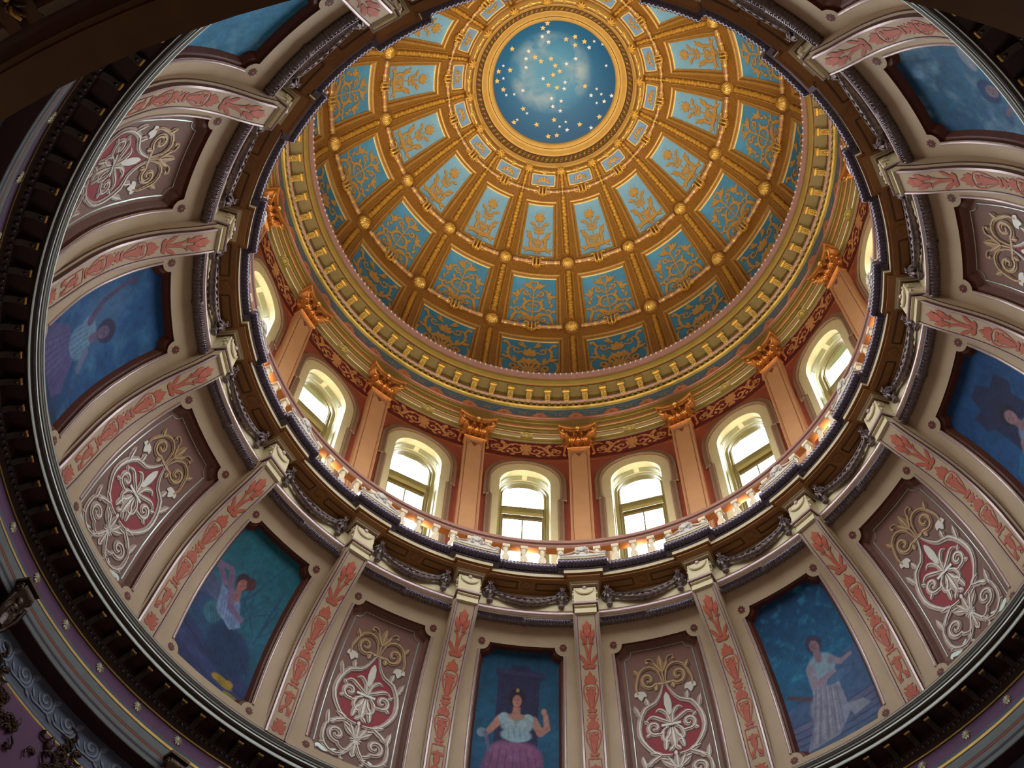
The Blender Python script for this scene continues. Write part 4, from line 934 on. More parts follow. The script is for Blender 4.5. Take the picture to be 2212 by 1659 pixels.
class Pic:
    def __init__(s, top, mid, bot, seed, var=.25):
        t = VV[..., None]; T, Mi, B = srgb(top), srgb(mid), srgb(bot)
        s.c = np.where(t > .5, Mi + (T - Mi) * (t - .5) * 2, B + (Mi - B) * t * 2); s.seed = seed
        s.c = s.c * (1 + var * (fnoise(5, seed)[..., None] - .5) * 2)
    def T(s, x, y): return (x + s.sh[0] * (y - s.sh[1]), y * s.sh[2] + s.sh[3])
    sh = (0, 0, 1, 0)
    def mix(s, mask, col, var=.3):
        s.seed += 1; c = srgb(col) * (1 + var * (fnoise(7, s.seed)[..., None] - .5) * 2); m_ = np.clip(mask, 0, 1)[..., None]; s.c = s.c * (1 - m_) + c * m_
    def ell(s, cx, cy, rx, ry, col, ang=0, soft=.2, var=.2):
        cx, cy = s.T(cx, cy); x, y = UU - cx, (VV - cy) * ASP; ry *= ASP; a = rad(ang); X, Y_ = x * cos(a) + y * sin(a), -x * sin(a) + y * cos(a); d = np.sqrt((X / rx) ** 2 + (Y_ / ry) ** 2); s.mix((1 - d) / soft + .5, col, var)
    def cap(s, p, q, r0, r1, col, soft=.02, var=.2):
        p, q = s.T(*p), s.T(*q); ax, ay = p[0], p[1] * ASP; bx, by = q[0], q[1] * ASP; px, py = UU - ax, VV * ASP - ay; dx, dy = bx - ax, by - ay; t = np.clip((px * dx + py * dy) / (dx * dx + dy * dy + 1e-9), 0, 1)
        d = np.hypot(px - t * dx, py - t * dy); s.mix((r0 + (r1 - r0) * t - d) / soft + .5, col, var)
    def poly(s, P, col, soft=.01, var=.2):
        P = [s.T(*q) for q in P]; d = np.full(UU.shape, -1e9); n = len(P); inside = np.zeros(UU.shape, bool); md = np.full(UU.shape, 1e9)
        for i in range(n):
            x0, y0 = P[i]; x1, y1 = P[(i + 1) % n]; y0 *= ASP; y1 *= ASP; X, Y_ = UU, VV * ASP
            c = ((y0 > Y_) != (y1 > Y_)) & (X < (x1 - x0) * (Y_ - y0) / (y1 - y0 + 1e-12) + x0); inside ^= c
            t = np.clip(((X - x0) * (x1 - x0) + (Y_ - y0) * (y1 - y0)) / ((x1 - x0) ** 2 + (y1 - y0) ** 2 + 1e-12), 0, 1); md = np.minimum(md, np.hypot(X - x0 - t * (x1 - x0), Y_ - y0 - t * (y1 - y0)))
        s.mix(np.where(inside, md, -md) / soft + .5, col, var)
    def folds(s, P, col, n, soft=.022):
        for i in range(n):
            t = i / max(1, n - 1); a = (P[0][0] + (P[1][0] - P[0][0]) * t, P[0][1] + (P[1][1] - P[0][1]) * t); b_ = (P[2][0] + (P[3][0] - P[2][0]) * t, P[2][1] + (P[3][1] - P[2][1]) * t); s.cap(a, b_, .003, .008, col, soft)
    def head(s, x, y, r, hair, skin, tilt=0, hairr=1.3):
        s.ell(x - .1 * r * sin(rad(tilt)), y + .35 * r / ASP, r * hairr, r * hairr / ASP * 1.05, hair, tilt); s.ell(x + r * .1 * sin(rad(tilt)), y - r * .15 / ASP, r * .78, r * 1.05 / ASP, skin, tilt)
        a = rad(tilt); dk = tuple(int(v * .45) for v in skin)
        for sx in (-1, 1):
            ex, ey = sx * r * .3, r * .05; s.ell(x + ex * cos(a) - ey * sin(a), y + (ex * sin(a) + ey * cos(a)) / ASP, r * .15, r * .07 / ASP, dk, tilt, .5)
        s.ell(x + r * .5 * sin(a) * 1, y - r * .5 * cos(a) / ASP, r * .17, r * .06 / ASP, (120, 50, 50), tilt, .5); s.cap((x, y), (x + .2 * r * sin(a), y - r * .25 / ASP), r * .05, r * .08, tuple(int(v * .8) for v in skin))
    def mesh(s, name):
        s.c = s.c * .88 * (1 + .5 * (fnoise(14, s.seed + 3)[..., None] - .5)) * (1 + .35 * (fnoise(50, s.seed + 4, 2)[..., None] - .5)); me = bpy.data.meshes.new(name); V = []; 
        for i in range(NU):
            u = i / (NU - 1)
            for j in range(NV):
                v = j / (NV - 1); sc = SB - .075 + (ST + .075 - SB + .075) * v; V.append(wpt((u * 2 - 1) * (pw(sc) - .03), sc, -.135))
        Fs = [(i * NV + j, (i + 1) * NV + j, (i + 1) * NV + j + 1, i * NV + j + 1) for i in range(NU - 1) for j in range(NV - 1)]
        me.from_pydata(V, [], Fs); ca = me.color_attributes.new('Col', 'FLOAT_COLOR', 'POINT'); a = np.ones((NU * NV, 4), np.float32); a[:, :3] = np.clip(s.c.reshape(-1, 3), 0, 1); ca.data.foreach_set('color', a.ravel())
        me.materials.append(MT['paint']); me.polygons.foreach_set('use_smooth', [True] * len(Fs)); me.update(); return me
SK = (196, 140, 124)
def pic_throne():
    p = Pic((14, 74, 104), (28, 96, 130), (40, 80, 124), 11)
    p.poly([(.24, .0), (.24, .82), (.20, .86), (.20, .88), (.38, .885), (.40, .915), (.62, .915), (.64, .885), (.82, .87), (.82, .85), (.76, .82), (.74, 0)], (44, 46, 84)); p.poly([(.2, .86), (.82, .845), (.82, .87), (.2, .885)], (60, 54, 92)); p.folds([(.3, .8), (.7, .8), (.3, .3), (.7, .3)], (36, 40, 74), 5)
    p.ell(.47, .17, .36, .27, (122, 76, 118)); p.ell(.36, .30, .2, .13, (140, 88, 130)); p.ell(.62, .30, .2, .13, (134, 82, 124)); p.ell(.47, .36, .28, .07, (150, 96, 138)); p.folds([(.25, .38), (.7, .38), (.12, .0), (.85, .0)], (98, 62, 108), 7)
    p.cap((.30, .57), (.20, .50), .05, .035, SK); p.cap((.20, .50), (.15, .47), .035, .03, SK); p.ell(.10, .47, .06, .03, (140, 160, 180), 20); p.cap((.14, .47), (.2, .36), .025, .02, (110, 110, 150))
    p.cap((.70, .575), (.78, .50), .05, .04, SK); p.cap((.78, .50), (.86, .53), .045, .035, SK); p.cap((.86, .53), (.84, .61), .035, .028, SK); p.ell(.82, .635, .035, .02, SK)
    p.ell(.5, .545, .19, .065, (150, 178, 190)); p.ell(.35, .58, .07, .035, (160, 186, 196)); p.ell(.63, .58, .07, .035, (160, 186, 196)); p.ell(.5, .475, .18, .045, (160, 190, 204)); p.ell(.42, .54, .06, .035, (172, 194, 200)); p.ell(.56, .54, .06, .035, (172, 194, 200)); p.folds([(.4, .52), (.6, .52), (.42, .46), (.62, .46)], (122, 150, 168), 4)
    p.ell(.49, .595, .10, .022, SK); p.cap((.49, .66), (.49, .60), .04, .05, SK); p.ell(.49, .575, .03, .010, (170, 150, 96)); p.head(.49, .70, .07, (40, 28, 44), (188, 128, 116), 0, 1.5); p.ell(.49, .762, .02, .012, (190, 160, 80)); return p
def pic_globe():
    p = Pic((10, 64, 108), (30, 104, 146), (70, 104, 150), 23); p.mix((fnoise(9, 5) - .55) * 4 * (VV > .5), (40, 130, 168)); p.poly([(0, .34), (.4, .38), (.75, .5), (1, .54), (1, 0), (0, 0)], (74, 104, 146), .03)
    for i in range(5): p.poly([(0, .0 + .045 * i), (1, .02 + .045 * i), (1, .055 + .045 * i), (0, .035 + .045 * i)], (88 + 6 * i, 112, 150), .006); p.cap((0, .038 + .045 * i), (1, .058 + .045 * i), .003, .003, (46, 66, 108))
    p.ell(.62, .38, .2, .09, (72, 108, 150)); p.cap((.06, .42), (.3, .35), .02, .028, (96, 72, 88)); p.poly([(.62, .22), (.85, .19), (.92, .14), (.7, .12)], (150, 160, 178))
    p.sh = (.28, .12, 1, 0)
    p.poly([(.28, .5), (.56, .5), (.60, .34), (.66, .16), (.50, .05), (.12, .03), (.22, .2), (.26, .36)], (150, 156, 176)); p.ell(.40, .26, .2, .11, (150, 152, 172), -15); p.folds([(.32, .42), (.54, .40), (.16, .05), (.56, .08)], (112, 116, 150), 9); p.folds([(.34, .42), (.5, .4), (.22, .06), (.5, .08)], (182, 182, 196), 4)
    p.ell(.43, .51, .17, .08, (140, 170, 188), 8); p.cap((.30, .52), (.30, .42), .06, .045, (154, 150, 168)); p.cap((.32, .42), (.56, .44), .045, .03, (160, 142, 158)); p.cap((.56, .52), (.66, .48), .05, .03, (156, 150, 170)); p.cap((.66, .48), (.80, .49), .028, .018, (166, 146, 160)); p.ell(.6, .405, .17, .03, (84, 122, 164), 8)
    p.cap((.42, .62), (.42, .56), .04, .045, (150, 120, 132)); p.head(.41, .645, .074, (60, 60, 92), (146, 116, 130), 8, 1.35); return p
def pic_branches():
    p = Pic((22, 108, 122), (36, 110, 134), (34, 62, 108), 37)
    for i in range(16):
        x, y = .45 + rng.uniform(0, .5), .42 + rng.uniform(0, .2); x2, y2 = x + rng.uniform(-.4, .3), y + rng.uniform(.1, .42); p.cap((x, y), ((x + x2) / 2 + rng.uniform(-.06, .06), (y + y2) / 2), .007, .005, (36, 70, 112)); p.cap(((x + x2) / 2, (y + y2) / 2), (x2, y2), .006, .003, (40, 76, 116))
    p.poly([(0, .62), (.35, .56), (.3, .4), (0, .46)], (84, 96, 134), .02); p.poly([(0, .30), (1, .16), (1, .0), (0, 0)], (50, 64, 112), .02); p.cap((0, .24), (1, .06), .006, .006, (30, 40, 80)); p.poly([(0, .2), (1, .05), (1, .0), (0, .12)], (60, 74, 122), .01)
    p.sh = (-.55, .25, 1, .02)
    p.ell(.22, .38, .2, .09, (52, 78, 124)); p.ell(.40, .34, .26, .12, (40, 84, 122), -25); p.ell(.62, .26, .30, .15, (32, 62, 104), -40); p.ell(.34, .40, .12, .07, (60, 120, 140)); p.folds([(.3, .42), (.6, .42), (.5, .14), (.9, .2)], (24, 46, 90), 9)
    p.poly([(.36, .58), (.66, .56), (.74, .44), (.6, .38), (.38, .44)], (124, 150, 190)); p.ell(.52, .5, .14, .09, (134, 156, 196)); p.folds([(.42, .56), (.62, .54), (.44, .44), (.66, .4)], (96, 116, 166), 6)
    p.cap((.40, .60), (.24, .66), .045, .035, (130, 104, 140)); p.cap((.24, .66), (.42, .69), .035, .028, (140, 110, 140)); p.cap((.44, .68), (.56, .50), .04, .04, (132, 104, 138)); p.cap((.56, .50), (.72, .48), .04, .035, (126, 100, 138)); p.cap((.6, .62), (.6, .57), .04, .045, (160, 108, 112)); p.head(.63, .665, .072, (64, 34, 50), (176, 108, 104), -18, 1.35); p.ell(.74, .7, .06, .04, (84, 40, 46))
    p.sh = (0, 0, 1, -.02)
    p.ell(.70, .10, .13, .028, (170, 140, 40), -8); p.ell(.60, .10, .05, .02, (190, 150, 40)); p.ell(.78, .115, .05, .02, (186, 150, 50)); p.ell(.84, .05, .1, .012, (150, 140, 60)); return p
def pic_raised():
    p = Pic((24, 86, 142), (30, 92, 150), (30, 58, 106), 51); p.mix((fnoise(3, 8) - .5) * 3, (62, 124, 168)); p.ell(.35, .6, .25, .2, (70, 116, 164), 30, .8)
    p.poly([(.25, .36), (.62, .34), (.8, .2), (.72, .05), (.1, .02), (.08, .2)], (92, 84, 140), .02); p.ell(.35, .2, .22, .15, (98, 92, 146)); p.folds([(.3, .36), (.6, .34), (.15, .02), (.7, .06)], (74, 66, 128), 8)
    p.ell(.48, .42, .17, .09, (110, 150, 184)); p.ell(.42, .50, .14, .06, (118, 156, 188)); p.folds([(.36, .5), (.58, .48), (.34, .36), (.6, .34)], (84, 116, 160), 6); p.cap((.34, .52), (.20, .62), .045, .032, (96, 84, 122)); p.cap((.20, .62), (.10, .80), .03, .024, (88, 76, 112)); p.ell(.10, .83, .05, .022, (84, 72, 108)); p.cap((.62, .46), (.74, .38), .045, .035, (116, 128, 164)); p.cap((.52, .57), (.52, .52), .04, .045, (112, 96, 132)); p.head(.53, .615, .085, (54, 52, 88), (108, 92, 128), -12, 1.5); p.poly([(0, 0), (1, 0), (1, .12), (0, .06)], (24, 60, 100), .02); return p
def pic_dark():
    p = Pic((12, 70, 124), (22, 86, 142), (20, 60, 110), 67); p.poly([(.28, .2), (.28, .70), (.2, .74), (.24, .84), (.36, .82), (.44, .90), (.6, .9), (.66, .82), (.82, .82), (.84, .72), (.74, .68), (.76, .2)], (34, 44, 84), .02); p.ell(.5, .2, .3, .2, (96, 110, 150)); p.folds([(.3, .3), (.7, .3), (.2, .0), (.8, 0)], (64, 80, 130), 7)
    p.ell(.5, .47, .16, .1, (130, 146, 180)); p.cap((.36, .5), (.2, .42), .045, .03, (150, 120, 140)); p.cap((.64, .5), (.8, .58), .045, .03, (150, 120, 140)); p.cap((.5, .60), (.5, .55), .04, .045, (150, 116, 130)); p.head(.5, .645, .085, (36, 34, 60), (158, 122, 130), 5); p.poly([(.05, .45), (.25, .5), (.25, .3), (.05, .28)], (20, 108, 160), .03); return p
def pic_clouds():
    p = Pic((20, 84, 122), (64, 122, 158), (60, 96, 146), 83); p.mix((fnoise(3, 9) - .5) * 5, (104, 148, 180)); p.mix((fnoise(4, 10) - .6) * 5, (60, 100, 150)); p.ell(.5, .2, .26, .2, (120, 146, 176)); p.folds([(.35, .32), (.65, .32), (.3, .03), (.75, .05)], (80, 110, 150), 7); p.ell(.46, .36, .17, .08, (140, 160, 182)); p.cap((.6, .4), (.82, .44), .04, .028, (130, 116, 138)); p.cap((.34, .4), (.2, .5), .04, .028, (130, 116, 138)); p.ell(.8, .55, .14, .04, (150, 160, 180)); p.cap((.45, .5), (.46, .44), .04, .045, (136, 118, 136)); p.head(.44, .53, .085, (44, 78, 124), (140, 122, 138), 20, 1.6); return p
def pic_blue():
    p = Pic((54, 138, 180), (60, 140, 184), (60, 96, 146), 97); p.mix((fnoise(3, 19) - .5) * 4, (96, 160, 196)); p.ell(.5, .2, .26, .2, (120, 146, 176)); p.ell(.5, .36, .17, .08, (140, 160, 182)); p.cap((.5, .5), (.5, .42), .04, .045, (146, 118, 126)); p.head(.5, .53, .085, (74, 58, 64), (150, 122, 128), 0); return p
PICS = {-1: (pic_throne, 'mural of a woman in white seated before a dark throne with a mauve lap cloth'),
        1: (pic_globe, 'mural of a seated woman in a long pale gown under deep blue sky'),
        -3: (pic_branches, 'mural of a woman in a blue skirt by bare branches with yellow fruit below'),
        -5: (pic_raised, 'blue mural of a woman in violet drapery raising one arm'),
        3: (pic_dark, 'deep blue mural of a pale figure before a dark carved seat, right edge'),
        5: (pic_clouds, 'mural of a dark-haired figure below pale blue clouds at the upper right'),
        -7: (pic_blue, 'light blue mural partly hidden by the dark gallery, upper left'),
        7: (pic_blue, 'light blue mural hidden above the top edge of the picture')}
def canvas_frame(parent, m): part('moulding', m, parent)
for j, (fn, lb) in PICS.items():
    t = thing('mural_painting', lb, 'painting', (6.9, 13.4), j + .5, 'murals set in the coved wall'); part('canvas', fn().mesh('canvas'), t); part('panel_moulding', m_rimp, t)

# ------------------------------------------------------------------ stencilled brown panels
fld = MB(); fld.grid([[wpt((i / 6 * 2 - 1) * (pw(s) - .03), s, -.138) for s in np.linspace(ST + .07, SB - .07, 26)] for i in range(7)], MT['brownp'])
HP = SB - ST; 
def pfn(x, y, off):            # x metres, y metres up from panel bottom
    s = SB - y; return wpt(x / (STEP * rad_s(s)), s, -.138 + off)
wv = lambda y: pw(SB - y) * STEP * rad_s(SB - y)
bl_ = MB()                     # silver line border with small hooks
ins = .15
def edge(y, i_=ins): return wv(y) - i_
path = [(-edge(y), y) for y in np.linspace(ins + .12, HP - ins - .14, 18)]
bl_.tube([pfn(x, y, .004) for x, y in path], .013, MT['silver'], 4); bl_.tube([pfn(-x, y, .004) for x, y in path], .013, MT['silver'], 4)
yt = HP - ins; et = edge(yt)
bl_.tube([pfn(x, yt, .004) for x in np.linspace(-et + .13, et - .13, 8)], .009, MT['silver'], 4)
for sg in (-1, 1): bl_.tube([pfn(sg * (et - .13 * cos(q) ), yt - .13 + .13 * (1 - sin(q)) * 0 - .0 + .13 * (1 - 1) + (.13 - .13 * sin(q)) * -0 + .0 , .004) for q in (0, .1)], .006, MT['silver'], 4); bl_.tube([pfn(sg * (et - .13 * sin(q) + (0)), yt - .13 * cos(q), .004) for q in np.linspace(0, PI / 2, 7)][::-1] if False else [pfn(sg * (et - .13 + .13 * (1 - cos(q))), yt - .13 * (sin(q)), .004) for q in np.linspace(0, PI / 2, 7)], .009, MT['silver'], 4)
yb = ins + .12; eb = edge(yb)
heart = MB(); HX = [(0, 2.42), (.09, 2.22), (.20, 2.07), (.38, 2.0), (.50, 1.84), (.545, 1.62), (.52, 1.40), (.40, 1.16), (.20, 1.02), (0, .98)]
SY = HP / 3.25
Hc = catmull(HX, 40); heart.grid([[pfn(p[0] * q_ / 5, p[1] * SY, .004) for q_ in range(-5, 6)] for p in Hc], MT['redfield'], False)
o = Orn(); B_, G_ = 'scr1', 'scrg'
def S2(L): return [(x, y * SY) for x, y in L]
def A_(p): return (p[0], p[1] * SY)
# lower pair of scrolls rising from the base
o.spiral(A_((.34, .62)), .155, 250, 1.35, (.04, .075, .03), B_, lead=S2([(.02, .62), (.12, .36), (.26, .40)])); o.st(S2([(.0, .66), (.2, .25), (.42, .24), (.56, .42), (.56, .70), (.50, .86)]), (.03, .07, .02), B_, mirror=True); o.leaf(A_((.52, .74)), 80, .28, .10, B_); o.leaf(A_((.50, .80)), 140, .14, .07, B_); o.leaf(A_((.5, .34)), 350, .1, .06, B_); o.leaf(A_((.24, .3)), 200, .12, .06, B_)
o.st(S2([(.28, .30), (.46, .20), (.60, .24), (.64, .16)]), (.02, .06, .01), 'silver', mirror=True)
o.leaf(A_((0, .62)), 270, .30, .12, B_, mirror=False); o.leaf(A_((0, .42)), 270, .14, .08, 'scr2', mirror=False); o.st(S2([(.02, .5), (.1, .34), (.2, .22), (.18, .16)]), (.02, .03, .03), B_, mirror=True); o.dot(A_((.18, .15)), .035, B_)
o.flower(A_((0, .64)), .10, 10, B_); o.leaf(A_((0, .68)), 90, .30, .11, B_, mirror=False); o.leaf(A_((.03, .68)), 65, .28, .09, B_); o.leaf(A_((.05, .70)), 40, .26, .08, B_); o.dot(A_((0, 1.02)), .03, 'scr2', mirror=False); o.leaf(A_((.14, .88)), 20, .14, .07, B_)
# frame scrolls around the heart
o.st(S2([(.06, .98), (.28, 1.02), (.46, 1.22), (.56, 1.46), (.53, 1.74), (.40, 1.98), (.22, 2.06), (.10, 2.22), (.02, 2.42)]), (.04, .075, .02), B_, mirror=True)
o.leaf(A_((.22, 1.02)), 330, .34, .10, B_); o.leaf(A_((.24, 1.04)), 10, .2, .08, B_); o.leaf(A_((.50, 1.80)), 70, .26, .09, B_); o.leaf(A_((.48, 1.84)), 115, .16, .07, B_); o.leaf(A_((.34, 2.02)), 80, .16, .08, B_)
o.leaf(A_((.16, 1.10)), 100, .26, .10, B_); o.leaf(A_((.10, 1.06)), 130, .14, .07, B_)
# palmette inside the heart
o.leaf(A_((0, 1.54)), 270, .40, .16, B_, mirror=False); o.leaf(A_((.03, 1.54)), 300, .30, .09, B_, bend=-.12); o.st(S2([(.05, 1.56), (.15, 1.50), (.18, 1.34), (.10, 1.26)]), (.02, .055, .02), B_, mirror=True); o.dot(A_((.1, 1.26)), .03, B_)
o.spiral(A_((.30, 1.58)), .13, 250, 1.25, (.03, .065, .03), B_, lead=S2([(.05, 1.60), (.14, 1.52), (.2, 1.44)])); o.leaf(A_((.38, 1.48)), 320, .1, .06, B_); o.leaf(A_((.38, 1.68)), 40, .1, .06, B_)
o.st(S2([(.02, 1.64), (.12, 1.70), (.30, 1.80), (.42, 1.74)]), (.03, .06, .01), B_, mirror=True); o.st(S2([(.01, 1.62), (.06, 1.82), (.16, 1.92), (.24, 1.88)]), (.03, .06, .01), B_, mirror=True); o.leaf(A_((0, 2.24)), 270, .42, .0 + .13, 'scr2', mirror=False); o.leaf(A_((.02, 1.64)), 80, .2, .06, B_)
o.st(S2([(-.17, 1.60), (0, 1.60), (.17, 1.60)]), (.05, .05, .05), 'scr2'); o.st(S2([(-.17, 1.57), (0, 1.57), (.17, 1.57)]), (.02, .02, .02), 'scr0', lay=2)
# upper gold scrolls and finial
o.st(S2([(-.09, 2.40), (0, 2.41), (.09, 2.40)]), (.05, .05, .05), G_); o.st(S2([(.0, 2.42), (0, 2.6), (0, 2.84)]), (.03, .03, .06), G_); o.leaf(A_((0, 2.68)), 90, .24, .12, G_, mirror=False); o.leaf(A_((.0, 2.62)), 55, .24, .08, G_)
o.spiral(A_((.27, 2.52)), .14, 220, 1.3, (.03, .06, .03), G_, lead=S2([(.03, 2.44), (.08, 2.42), (.14, 2.42)])); o.st(S2([(.03, 2.44), (.08, 2.66), (.22, 2.76), (.38, 2.70), (.46, 2.54), (.50, 2.40), (.48, 2.28)]), (.02, .05, .02), G_, mirror=True); o.leaf(A_((.42, 2.62)), 60, .14, .07, G_); o.leaf(A_((.14, 2.42)), 280, .12, .06, G_)
o.st(S2([(.06, 2.7), (.14, 2.88), (.24, 2.9), (.24, 2.83)]), (.01, .02, .02), G_, mirror=True); o.dot(A_((.235, 2.84)), .03, G_)
o.leaf(A_((.44, 2.32)), 270, .16, .08, 'scr2'); o.leaf(A_((.45, 2.33)), 220, .15, .07, 'scr2'); o.leaf(A_((.45, 2.33)), 320, .13, .07, 'scr2')
for L_, m_0, l_0 in o.s:
    for q_ in range(len(L_)):
        a_, b_ = L_[q_]; c_ = (a_ + b_) / 2; w_0 = np.hypot(*(a_ - b_)); g_ = 1.0 if w_0 > .085 else 1.28; L_[q_] = (c_ + (a_ - c_) * g_, c_ + (b_ - c_) * g_)
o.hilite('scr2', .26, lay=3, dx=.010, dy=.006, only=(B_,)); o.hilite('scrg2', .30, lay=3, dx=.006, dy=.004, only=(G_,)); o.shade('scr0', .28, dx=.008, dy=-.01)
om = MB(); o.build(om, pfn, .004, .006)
m_a, m_b, m_c, m_d = fld.mesh('field'), bl_.mesh('line_border'), heart.mesh('heart'), om.mesh('scrollwork')
BL_ = {-2: 'first to the left of the throne mural', 0: 'first to the right of the throne mural', -4: 'left of the branches mural', 2: 'right of the pale-gown mural', 4: 'at the right edge of the picture', -6: 'upper left beside the dark cornice', 6: 'hidden behind the top right corner', -8: 'above the top edge of the picture'}
for j, ps in BL_.items():
    t = thing('ornamental_panel', 'brown panel with pale scrolls and crimson heart, ' + ps, 'wall panel', (6.9, 13.4), j + .5, 'stencilled scroll panels of the coved wall')
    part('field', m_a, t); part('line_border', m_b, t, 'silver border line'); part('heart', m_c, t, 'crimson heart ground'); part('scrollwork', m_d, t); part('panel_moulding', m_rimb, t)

# ------------------------------------------------------------------ curved lower pilasters with console heads
FL = FACEP.L; WF = .185; rb_ = MB(); n = 26
def fgrid(x0, x1, n0, n1, m, smooth=True): rb_.grid([[fpt(x, FL * j / n, nn) for j in range(n + 1)] for x, nn in ((x0, n0), (x1, n1))], m, smooth)
fgrid(-WF + .03, WF - .03, 0, 0, MT['wall'])
for sg in (-1, 1):
    fgrid(sg * (WF - .03), sg * (WF - .02), 0, .012, MT['linedk']); fgrid(sg * (WF - .02), sg * (WF + .012), .012, .004, MT['lilac']); fgrid(sg * (WF + .012), sg * (WF + .012), .004, -.06, MT['linedk']); fgrid(sg * (WF + .012), sg * (WF + .05), -.06, -.065, MT['wall']); fgrid(sg * (WF + .05), sg * (WF + .05), -.065, -.10, MT['linedk']); fgrid(sg * (WF + .05), sg * (WF + .06), -.10, -.5, MT['wall'])
m_rb = rb_.mesh('shaft')
o = Orn(); V, D = 'vermil', 'vermild'; L0 = FL - .20
def A2(x, y): return (x, y)
def motif_tulip(y):
    o.leaf((0, y + .10), 90, .30, .13, V, mirror=False); o.leaf((.045, y + .28), 55, .06, .04, V)
    o.leaf((.025, y), 68, .26, .085, V); o.leaf((.07, y + .10), 40, .08, .04, V); o.leaf((.02, y - .02), 40, .10, .04, V)
    o.st([(.012, y - .38), (.018, y - .2), (.05, y - .05), (.115, y + .0)], (.03, .035, .004), V, mirror=True); o.leaf((.03, y - .40), 58, .26, .055, V); o.leaf((0, y - .45), 25, .14, .07, V); o.leaf((0, y - .45), 50, .14, .05, V)
def motif_heart(y):
    for a, l in ((90, .22), (60, .16), (30, .13)): o.leaf((0, y + .16), a, l, .08, V)
    o.st([(0, y + .1), (0, y - .1), (0, y - .3)], (.05, .10, .03), V); o.spiral((.055, y + .08), .045, 180, .9, (.015, .02, .01), V); o.st([(.02, y + .16), (.11, y + .12), (.125, y - .02), (.06, y - .22), (0, y - .36)], (.012, .024, .01), V, mirror=True)
    for a in (30, 350, 310): o.leaf((.02, y - .02), a, .08, .04, V)
    o.leaf((0, y - .36), 30, .1, .06, V); o.leaf((0, y - .40), 350, .09, .05, V)
def motif_urn(y):
    o.st([(-.09, y + .06), (0, y + .05), (.09, y + .06)], (.015, .02, .015), V); o.st([(-.06, y + .02), (0, y + .02), (.06, y + .02)], (.05, .06, .05), V); o.leaf((0, y - .03), 270, .10, .09, V, mirror=False); o.dot((.09, y - .03), .015, V)
def motif_frame(y):
    for sg in (1,): o.st([(.105, y + .2), (.11, y), (.11, y - .25), (.09, y - .38)], (.014, .014, .014), V, mirror=True)
    o.st([(-.10, y + .2), (0, y + .21), (.10, y + .2)], (.014, .014, .014), V); o.leaf((0, y + .1), 270, .34, .10, V, mirror=False); o.leaf((0, y + .06), 330, .12, .06, V); o.leaf((.02, y - .2), 300, .16, .06, V); o.spiral((.06, y - .34), .035, 90, 1, (.012, .016, .01), V)
y = L0
for f_, dy in ((motif_tulip, .36), (motif_heart, .42 + .45), (motif_urn, .46), (motif_heart, .36), (motif_frame, .62), (motif_urn, .56)):
    y -= dy
    if y > .1: f_(y)
o.leaf((0, .10), 90, .22, .10, V, mirror=False); o.leaf((.01, .10), 55, .18, .07, V); o.leaf((.01, .08), 20, .12, .06, V)
o.shade('vermild', .22, dx=.002, dy=-.003)
om = MB(); o.build(om, lambda x, y, off: fpt(x, FL - y, off), .003, .003); m_ro = om.mesh('painted_foliage')
# console head
ch = MB(); CW = MT['walll']
def cb(x0, x1, w0, z0, z1, m): ch.box(x0, x1, -w0, w0, z0, z1, m)
cb(5.455, 5.78, .205, 16.62, 17.05, CW); cb(5.43, 5.78, .225, 17.04, 17.07, LD); cb(5.405, 5.78, .245, 17.07, 17.125, CW); cb(5.37, 5.78, .275, 17.115, 17.16, MT['fascia'])
cb(5.44, 5.78, .215, 16.60, 16.62, LD); cb(5.42, 5.78, .235, 16.555, 16.60, MT['lilac']); cb(5.445, 5.78, .215, 16.54, 16.555, LD); cb(5.455, 5.78, .20, 16.52, 16.54, CW); cb(5.50, 5.86, .20, 16.38, 16.52, CW)
for sg in (-1, 1): ch.box(5.47, 5.75, sg * .20 - .01, sg * .20 + .03 * sg, 16.68, 16.98, CW) if False else None
F = frame((5.455, 0, 16.985), (-1, 0, 0), (0, 0, 1))
sh_ = MB()
for i in range(6): a = rad(180 + 15 + 30 * i); sh_.grid([[F(.03 * cos(q) , .03 * sin(q), .02), F(.09 * cos(q), .09 * sin(q), .028 + .012 * cos((q - a) * 6)), F(.155 * cos(q), .155 * sin(q) * .95, .012)] for q in np.linspace(a - rad(15), a + rad(15), 5)], CW)
sh_.tube([F(.16 * cos(q), .155 * sin(q), .02) for q in np.linspace(PI, 2 * PI, 14)], .018, CW, 5); sh_.ball(F(0, .01, .02), .045, MT['lilac'], 8, 6)
for sg in (-1, 1):
    for zz in (16.9, 16.74): sh_.ball((5.50, sg * .215, zz), .028, CW, 6, 4)
    for zz in (16.97, 16.88): sh_.tube([(5.48, sg * .21, zz), (5.56, sg * .225, zz - .02)], .02, CW, 5)
m_ch, m_shl = ch.mesh('console_block'), sh_.mesh('shell')
for k in range(-8, 8):
    t = thing('curved_pilaster', 'curved beige pilaster with vermilion foliage, ' + rib_pos(k), 'pilaster', (6.85, 12.95), k, 'stencilled pilasters between the wall panels')
    part('shaft', m_rb, t); part('painted_foliage', m_ro, t, 'vermilion stencilled foliage'); sub('shell', m_shl, part('console_block', m_ch, t))

